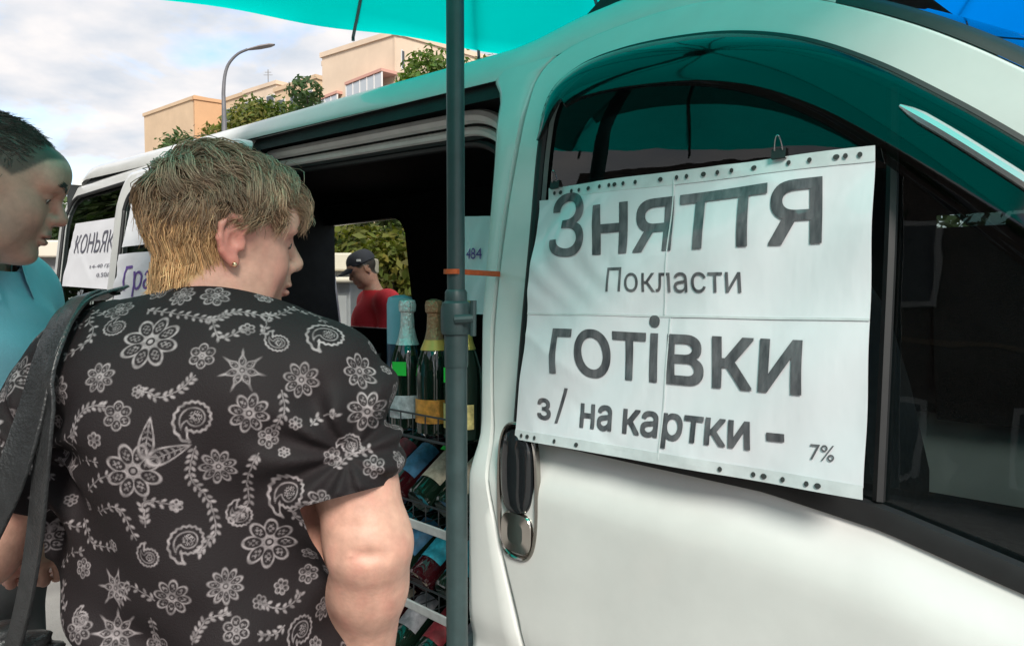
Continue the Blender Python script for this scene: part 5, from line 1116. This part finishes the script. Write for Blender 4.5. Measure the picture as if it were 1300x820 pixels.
# the rest of the cloth: scattered motifs
r = np.random.default_rng(5); used = [BV[pick(m_[0], m_[1])] for m_ in MOT]; seen = view & (ppx > 20) & (ppx < 500) & (ppy > 370) & (ppy < 815) & (dep < 1.04)
cand = np.nonzero(~seen)[0]
for i in r.permutation(cand)[:500]:
    R_ = r.choice([.013, .017, .022, .03, .036])
    if all(np.linalg.norm(BV[i] - u_) > .038 for u_ in used): used.append(BV[i]); stamp(int(i), float(R_) * .8, str(r.choice(['f', 's', 'p', 'f'])), r.uniform(0, 6), 7 if r.uniform() < .5 else 1) if False else stamp(int(i), float(R_) * .8, 'f', r.uniform(0, 6), int(r.integers(6, 9)))
for i in r.permutation(np.nonzero(seen)[0])[:700]:           # small sprigs filling the gaps of the print
    if ink_[near(BV[i], .019)].max() < .1:
        if r.uniform() < .6:
            a_ = r.uniform(0, 6.28); c_, s_ = 15 * math.cos(a_), 15 * math.sin(a_); vine([(ppx[i] - c_, ppy[i] - s_), (ppx[i] + 4 * s_ / 15, ppy[i] - 4 * c_ / 15), (ppx[i] + c_, ppy[i] + s_)])
        else: stamp(int(i), float(r.uniform(.008, .012)), 'f', r.uniform(0, 6), 6)
wear = .75 + .35 * noise3(BV, 300, 9); ik = np.clip(ink_ * np.clip(wear, .4, 1), 0, 1)[:, None]
setcol(bl, np.array((.012, .0085, .0095)) * (1 - ik) + np.array((.30, .265, .27)) * ik)
me2.materials.append(mat('blouse_cloth', (.02, .02, .02), .75, attr='col', bump=.18, bscale=500, spec=.25))
# trousers and shoes
trm = mat('dark_trousers', (.02, .021, .026), .85, bump=.2, bscale=300)
def legs(par, base, hips, feet, m_, top, shoe=(.03, .025, .022), name='trousers', h=.008, fwd=(0, 1, 0), hr=(.20, .16, .16)):
    S_ = Sdf(); S_.el(hips, hr, .05); fwd = np.array(fwd, float)
    for sg_, ft in zip((-1, 1), feet):
        hp = np.array(hips) + (np.array(ft) - np.array(hips)) * np.array((.8, .8, 0)) + (0, 0, -.05); kn = (hp + np.array(ft)) / 2 + fwd * .03; S_.chain([hp, kn, np.array(ft) + (0, 0, .07)], [.098, .07, .062], .05)
    V, F = nets(S_, np.array(hips) - (.4, .4, hips[2]), np.array(hips) + (.4, .4, .25), h); c = V[F].mean(1); V, F, _ = weld(V, F, (c[:, 2] < top) & (c[:, 2] > .045)); mesh(name, V - base, F, m_, par)
    for ft in feet:
        S_ = Sdf(); a = np.array(ft); S_.rc(a + (0, 0, .05) - fwd * .04, a + fwd * .15 + (0, 0, .035), .045, .04, .02); S_.rc(a + (0, 0, .05), a + (0, 0, .10), .045, .042, .03); V, F = nets(S_, a - (.3, .3, .1), a + (.3, .3, .2), .007); V[:, 2] = np.maximum(V[:, 2], .002); mesh('shoe', V - base, F, mat('shoe', shoe, .5), par)
legs(wo, WB, (-.42, 1.06, .82), ((-.52, 1.06, 0), (-.32, 1.05, 0)), trm, .9, fwd=(.2, .98, 0))
# ------------------------------------------------------------------ shoulder bag
leather = mat('black_leather', (.018, .019, .02), .38, var=.3, vscale=40, bump=.25, bscale=240, coat=.15)
bag = empty('shoulder_bag', (-.70, 1.0, .62), 'black leather shoulder bag hanging from the shoulder of the woman in floral blouse', 'bag'); BB = np.array((-.70, 1.0, .62))
def ribbon(pts, widths, name, lift=.006, th=.004):
    P = []; 
    for (x, y, D_) in pts: P.append(at(x, y, D_))
    Q = crom(P, 40); w = np.interp(np.linspace(0, 1, 40), np.linspace(0, 1, len(widths)), widths)
    fS = Fold(SC_)
    for _ in range(6):
        d = fS(Q); e = .004; g = np.stack([(fS(Q + np.eye(3)[k] * e) - d) / e for k in range(3)], 1); g /= np.linalg.norm(g, axis=1)[:, None] + 1e-9; Q = Q + g * np.maximum(lift - d, 0)[:, None]
    d = fS(Q); g = np.stack([(fS(Q + np.eye(3)[k] * .004) - d) / .004 for k in range(3)], 1); g /= np.linalg.norm(g, axis=1)[:, None] + 1e-9
    wt = sstep(.06, .02, d)[:, None]; n3 = g * wt + np.array((-.25, -.97, .0)) * (1 - wt); n3 /= np.linalg.norm(n3, axis=1)[:, None]
    for _ in range(40): n3[1:-1] = (n3[:-2] + n3[1:-1] + n3[2:]) / 3
    T_ = np.gradient(Q, axis=0); T_ /= np.linalg.norm(T_, axis=1)[:, None]; s_ = np.cross(T_, n3); s_ /= np.linalg.norm(s_, axis=1)[:, None]
    prof = [(-1, -.2), (-1, .6), (-.92, 1), (-.8, .8), (0, 1), (.8, .8), (.92, 1), (1, .6), (1, -.2), (0, -.2), (-1, -.2)]
    Gr = np.stack([Q + s_ * (a * w / 2)[:, None] + n3 * (b * th) for a, b in prof], 1); return MB().grid(Gr - BB).build(name, leather, bag, auto=50)
ribbon([(150, 372, 1.12), (112, 380, 1.03), (86, 398, .965), (60, 450, .925), (38, 530, .905), (8, 620, .89), (-40, 720, .89)], [.040, .044, .046, .044, .04, .036], 'strap', lift=.007)
ribbon([(140, 376, 1.10), (104, 386, 1.0), (84, 420, .945), (64, 500, .91), (54, 590, .90), (44, 690, .905), (28, 780, .92), (8, 850, .94)], [.030, .032, .030, .027, .025, .024], 'strap', lift=.013)
SG = Sdf(); bc_ = at(-20, 900, 1.0); bc_ = at(-8, 945, .97)
SG.el(bc_, (.10, .05, .16), .03); SG.rc(bc_ + (-.10, 0, -.12), bc_ + (.07, 0, -.12), .055, .055, .05); SG.rc(bc_ + (-.10, 0, .12), bc_ + (.06, 0, .12), .026, .022, .05)
class Crum:
    def __call__(s, P): return SG(P) + .006 * np.sin(60 * P[:, 0] + 20 * np.sin(18 * P[:, 2])) * sstep(.75, .9, P[:, 2]) + .002 * np.sin(90 * P[:, 2] + 40 * P[:, 0])
V, F = nets(Crum(), bc_ - (.3, .2, .25), bc_ + (.3, .2, .25), .008); mesh('bag_body', V - BB, F, leather, bag)
# ------------------------------------------------------------------ the man
MC = at(-13, 234, 1.32); MBs = np.array((MC[0] - .08, 1.40, 0)); mo = empty('person', tuple(MBs), 'man in a light blue collared shirt with cropped dark hair looking down', 'person')
HM = Head(MC, (.83, .50, -.28), 0, 1.07, True); tx = MC[0] - .125
mRS, mLS = np.array((tx, 1.22, 1.37)), np.array((tx - .01, 1.58, 1.37))
def mtorso(S, e=0., k=.06):
    S.el((tx - .03, 1.40, .95), (.135 + e, .18 + e, .19 + e), k); S.el((tx - .01, 1.40, 1.14), (.14 + e, .185 + e, .18 + e), k); S.el((tx + .005, 1.40, 1.28), (.13 + e, .185 + e, .14 + e), k)
    S.rc(mRS + (0, .03, 0), mLS + (0, -.03, 0), .07 + e, .07 + e, k); S.rc(mRS + (0, .06, .03), (tx + .01, 1.38, 1.44), .05 + e, .055 + e, k); S.rc(mLS + (0, -.06, .03), (tx + .01, 1.42, 1.44), .05 + e, .055 + e, k)
SM = Sdf(); mtorso(SM); SM.rc((tx + .0, 1.38, 1.40), HM.W((-.03, 0, -.06)), .068, .062, .03)
mRE, mRW = np.array((tx + .05, 1.19, 1.09)), np.array((tx + .20, 1.28, .98)); mLE, mLW = np.array((tx + .05, 1.62, 1.09)), np.array((tx + .20, 1.53, .98))
for a, b, c, s_ in ((mRS, mRE, mRW, -1), (mLS, mLE, mLW, 1)):
    SM.chain([a, b, c], [.058, .046, .03], .03); hand(SM, c, (.9, -.3 * s_, -.25), (.2, 0, 1), (0, -s_, .2), (.4, .5, .4))
HM.add(SM)
SM.el(HM.W((.07, 0, .045)), np.array((.03, .05, .03)) * HM.s, .03, HM.A)
V, F = nets(SM, (-1.5, .98, .80), (-.55, 1.85, 1.80), .0046)
q = HM.Lc(V); col = np.tile(np.array((.60, .32, .245)), (len(V), 1)) * (1 + .07 * noise3(V, 60, 5))[:, None]
lipm = sstep(.022, .014, np.abs(q[:, 1])) * sstep(.085, .092, q[:, 0]) * sstep(.012, .008, np.abs(q[:, 2] + .063)); col = col * (1 - .7 * lipm[:, None]) + np.array((.30, .12, .10)) * .7 * lipm[:, None]
rd_ = np.exp(-(((q[:, 0] - .06) / .035) ** 2 + ((np.abs(q[:, 1]) - .04) / .03) ** 2 + ((q[:, 2] + .03) / .03) ** 2)) + np.exp(-(((q[:, 0] - .108) / .02) ** 2 + (q[:, 1] / .02) ** 2 + ((q[:, 2] + .02) / .02) ** 2)); col *= 1 - rd_[:, None] * np.array((.0, .22, .2))
def mscalp(q):
    x, y, z = q[:, 0], q[:, 1], q[:, 2]
    return sstep(.0, .01, z - np.interp(x, [-.12, -.06, -.04, -.02, .012, .03, .045, .07, .09], [-.07, -.07, -.05, .015, .02, .012, .026, .056, .066])) * (z > -.08)
beard = sstep(.0, .02, q[:, 0]) * sstep(-.035, -.055, q[:, 2]) * (q[:, 2] > -.14) * (1 - lipm) * .22 * ((q ** 2).sum(1) < .16 ** 2); col *= 1 - beard[:, None] * np.array((.8, .6, .5))
sm = mscalp(q) * (np.abs(q[:, 1]) < .084) * ((q ** 2).sum(1) < .145 ** 2); col = col * (1 - .85 * sm[:, None]) + np.array((.045, .04, .035)) * .85 * sm[:, None]
col = lashes(q, col)
mb_ = mesh('body', V - MBs, F, skinmat('skin_tanned', .48), mo); setcol(mb_, np.clip(col, 0, 1)); eyes(HM, mo, MBs, down=.5); brows(HM, mo, MBs, np.array((.05, .04, .035)), 110, 6, .0005, SM)
r = np.random.default_rng(3); d = r.normal(size=(26000, 3)); d /= np.linalg.norm(d, axis=1)[:, None]; p = np.array((-.008, 0, .032)) + d * np.array((.0965, .0765, .0835)); p = p[(mscalp(p) > .5)]; d = (p - np.array((-.008, 0, .032))) / np.array((.0965, .0765, .0835)) ** 2; d /= np.linalg.norm(d, axis=1)[:, None]
d = d[:6500]; p = p[:6500]; n = len(p); fl = np.array((.55, -.2, -.35)) * sstep(.06, .02, p[:, 2])[:, None] * np.array((-.6, 1, 2.2)) + np.array((.9, -.25, .0)) * sstep(.02, .06, p[:, 2])[:, None]; fl = fl - d * (fl * d).sum(1)[:, None] + r.normal(size=(n, 3)) * .16
L = (.010 + .008 * sstep(.04, .1, p[:, 2]) + .004 * r.normal(size=n))[:, None]; t_ = np.array((0, .3, .6, 1.))
P = np.stack([p + d * (L * (.40 * t - .22 * t * t)) + fl * (L * .9 * t) for t in t_], 1)
strands('hair', HM.W(P), np.array((.0006, .0006, .0005, .0002)) * 1.1, np.clip(np.array((.075, .062, .052)) * r.uniform(.5, 1.9, (n, 1)), 0, 1), hairm, mo, MBs)
# shirt
SS = Sdf(); mtorso(SS, .014, .07)
for a, b in ((mRS, mRE), (mLS, mLE)): SS.rc(a, a + (b - a) * .85, .076, .072, .05)
class MF:
    def __call__(s, P): return SS(P) + .004 * np.sin(38 * P[:, 2] + 22 * P[:, 1] + 5 * np.sin(11 * P[:, 0])) * sstep(1.42, 1.3, P[:, 2]) + .002 * np.sin(60 * P[:, 0] + 31 * P[:, 2])
V, F = nets(MF(), (-1.5, 1.0, .78), (-.55, 1.85, 1.62), .008); c = V[F].mean(1); ST2 = Sdf(); mtorso(ST2, .014, .07); nx = tx + .01
kp = (c[:, 2] > .8) & ~((np.hypot(c[:, 0] - nx, c[:, 1] - 1.39) < .10) & (c[:, 2] > 1.462 - .45 * (c[:, 0] - nx)))
for a, b in ((mRS, mRE), (mLS, mLE)):
    ax_ = (b - a) / np.linalg.norm(b - a); t = (c - a) @ ax_; dist = np.linalg.norm(c - a - t[:, None] * ax_, axis=1); kp &= ~((t > np.linalg.norm(b - a) * .75) & (dist < .12) & (ST2(c) > .008))
V, F, _ = weld(V, F, kp); E_ = np.sort(np.concatenate([F[:, [0, 1]], F[:, [1, 2]], F[:, [2, 3]], F[:, [3, 0]]]), axis=1); ek, cn = np.unique(E_[:, 0] * 10 ** 7 + E_[:, 1], return_counts=True); bvi = np.unique(np.concatenate([ek[cn == 1] // 10 ** 7, ek[cn == 1] % 10 ** 7]))
m_ = bvi[(np.hypot(V[bvi][:, 0] - nx, V[bvi][:, 1] - 1.39) < .13) & (V[bvi][:, 2] > 1.36)]; V[m_, 2] = 1.462 - .45 * (V[m_, 0] - nx)
shm = mat('blue_shirt', (.26, .55, .68), .8, var=.06, vscale=12, bump=.15, bscale=400, sheen=.2); mesh('shirt', V - MBs, F, shm, mo)
an_ = np.radians(np.linspace(-155, 155, 40)); Gc = []
nk = np.array((tx + .03, 1.375, 0))
for rr_, dz in ((.076, -.012), (.079, .016), (.083, .028), (.089, .026), (.100, -.006), (.112, -.034)):
    Gc.append([(nk[0] - rr_ * 1.02 * math.cos(a), nk[1] + rr_ * .95 * math.sin(a), 1.482 + dz * (1 if dz > 0 else 1.3) - .062 * (1 - math.cos(a)) * .5 - (.018 * max(0, abs(a) - 1.9) if dz < 0 else 0)) for a in an_])
MB().grid(np.array(Gc) - MBs).build('collar', shm, mo, auto=None)
legs(mo, MBs, (tx - .03, 1.40, .84), ((tx - .02, 1.29, 0), (tx - .02, 1.51, 0)), mat('grey_trousers', (.06, .06, .065), .85), .95, fwd=(1, 0, 0), hr=(.145, .185, .15))
# ------------------------------------------------------------------ the seller beyond the van window
D5 = 5.35; SCt = at(461, 342, D5); sb_ = np.array((SCt[0] + .05, D5 + .02, 0)); sp = empty('person', tuple(sb_), 'seller in red shirt and dark cap seen through the van window', 'person')
HS = Head(SCt, (-.80, -.35, -.42), 0, 1.02, True); sx, sy = sb_[0] + .03, sb_[1]; zS = SCt[2] - .235
sRS, sLS = np.array((sx - .07, sy + .17, zS)), np.array((sx + .12, sy - .17, zS))
def storso(S, e=0.):
    S.el((sx + .03, sy, zS - .40), (.17 + e, .15 + e, .22 + e), .06); S.el((sx + .02, sy, zS - .15), (.18 + e, .15 + e, .19 + e), .06); S.rc(sRS, sLS, .075 + e, .075 + e, .06); S.rc((sx + .02, sy, zS), (sx - .01, sy, zS + .08), .08 + e, .06 + e, .05)
S5 = Sdf(); storso(S5); S5.rc((sx, sy, zS), HS.W((-.02, 0, -.06)), .06, .056, .03)
ends = []
for a, s_ in ((sRS, 1), (sLS, -1)):
    b = a + np.array((.02 if s_ < 0 else -.06, -.05 * s_ * 0 + .03 * s_, -.27)); c = b + np.array((-.17, -.09, -.10)); ends.append((a, b)); S5.chain([a, b, c], [.06, .046, .03], .03); hand(S5, c, (-.8, -.4, -.3), (0, 0, 1), (0, -1, 0), (.4, .5, .4))
HS.add(S5); V, F = nets(S5, sb_ + (-.7, -.6, zS - .65), sb_ + (.6, .6, SCt[2] + .2), .009); qh = HS.Lc(V); col = np.tile(np.array((.36, .20, .14)), (len(V), 1)); sm = mscalp(qh) * ((qh ** 2).sum(1) < .145 ** 2) * (np.abs(qh[:, 1]) < .084); col = col * (1 - sm[:, None]) + np.array((.03, .025, .02)) * sm[:, None]
o_ = mesh('body', V - sb_, F, skinmat('skin_tanned'), sp); setcol(o_, np.clip(col, 0, 1))
S6 = Sdf(); storso(S6, .014)
for a, b in ends: S6.rc(a, a + (b - a) * .8, .078, .075, .05)
V, F = nets(S6, sb_ + (-.7, -.6, zS - .7), sb_ + (.6, .6, zS + .25), .010); c = V[F].mean(1); kp = (c[:, 2] > zS - .56) & ~((np.hypot(c[:, 0] - sx, c[:, 1] - sy) < .12) & (c[:, 2] > zS + .085))
for a, b in ends:
    ax_ = (b - a) / np.linalg.norm(b - a); t = (c - a) @ ax_; kp &= ~((t > np.linalg.norm(b - a) * .8) & (np.linalg.norm(c - a - t[:, None] * ax_, axis=1) < .1))
V, F, _ = weld(V, F, kp); mesh('shirt', V - sb_, F, mat('red_shirt', (.55, .02, .03), .75, var=.1, vscale=15, bump=.2, bscale=90), sp)
th_ = np.arange(28) / 28 * 2 * math.pi; Gp = []
for ph in np.linspace(0, math.pi / 2, 9): Gp.append([HS.W((-.008 + .107 * math.cos(ph) ** .7 * math.cos(a), .088 * math.cos(ph) ** .7 * math.sin(a), .048 + .088 * math.sin(ph))) for a in th_])
capm = mat('dark_cap', (.018, .02, .028), .8, var=.1); Gp = np.array(Gp).transpose(1, 0, 2); cp = MB().grid(Gp - sb_, closed_u=True).build('cap', capm, sp)
Gv = np.array([[HS.W((.07 + .03 * 0 + (.035 + .085 * t) * math.cos(a), .074 * math.sin(a) * (1 - .05 * t), .052 - .02 * t - .014 * math.sin(a) ** 2)) for t in np.linspace(0, 1, 6)] for a in np.linspace(-1.35, 1.35, 15)]); MB().grid(Gv - sb_).grid(Gv - sb_ + (0, 0, -.004), flip=True).build('visor', capm, cp)
bd = HS.W((.02, .084, .075)) - sb_; bn = HS.l; MB().box(bd + HS.l * .006, (.03, .012, .016)).build('cap_badge', mat('badge', (.6, .6, .6), .5), cp)
legs(sp, sb_, (sx + .03, sy, .80), ((sx + .02, sy - .1, 0), (sx + .03, sy + .1, 0)), trm, .95, h=.012, fwd=(-1, 0, 0), hr=(.17, .17, .15))
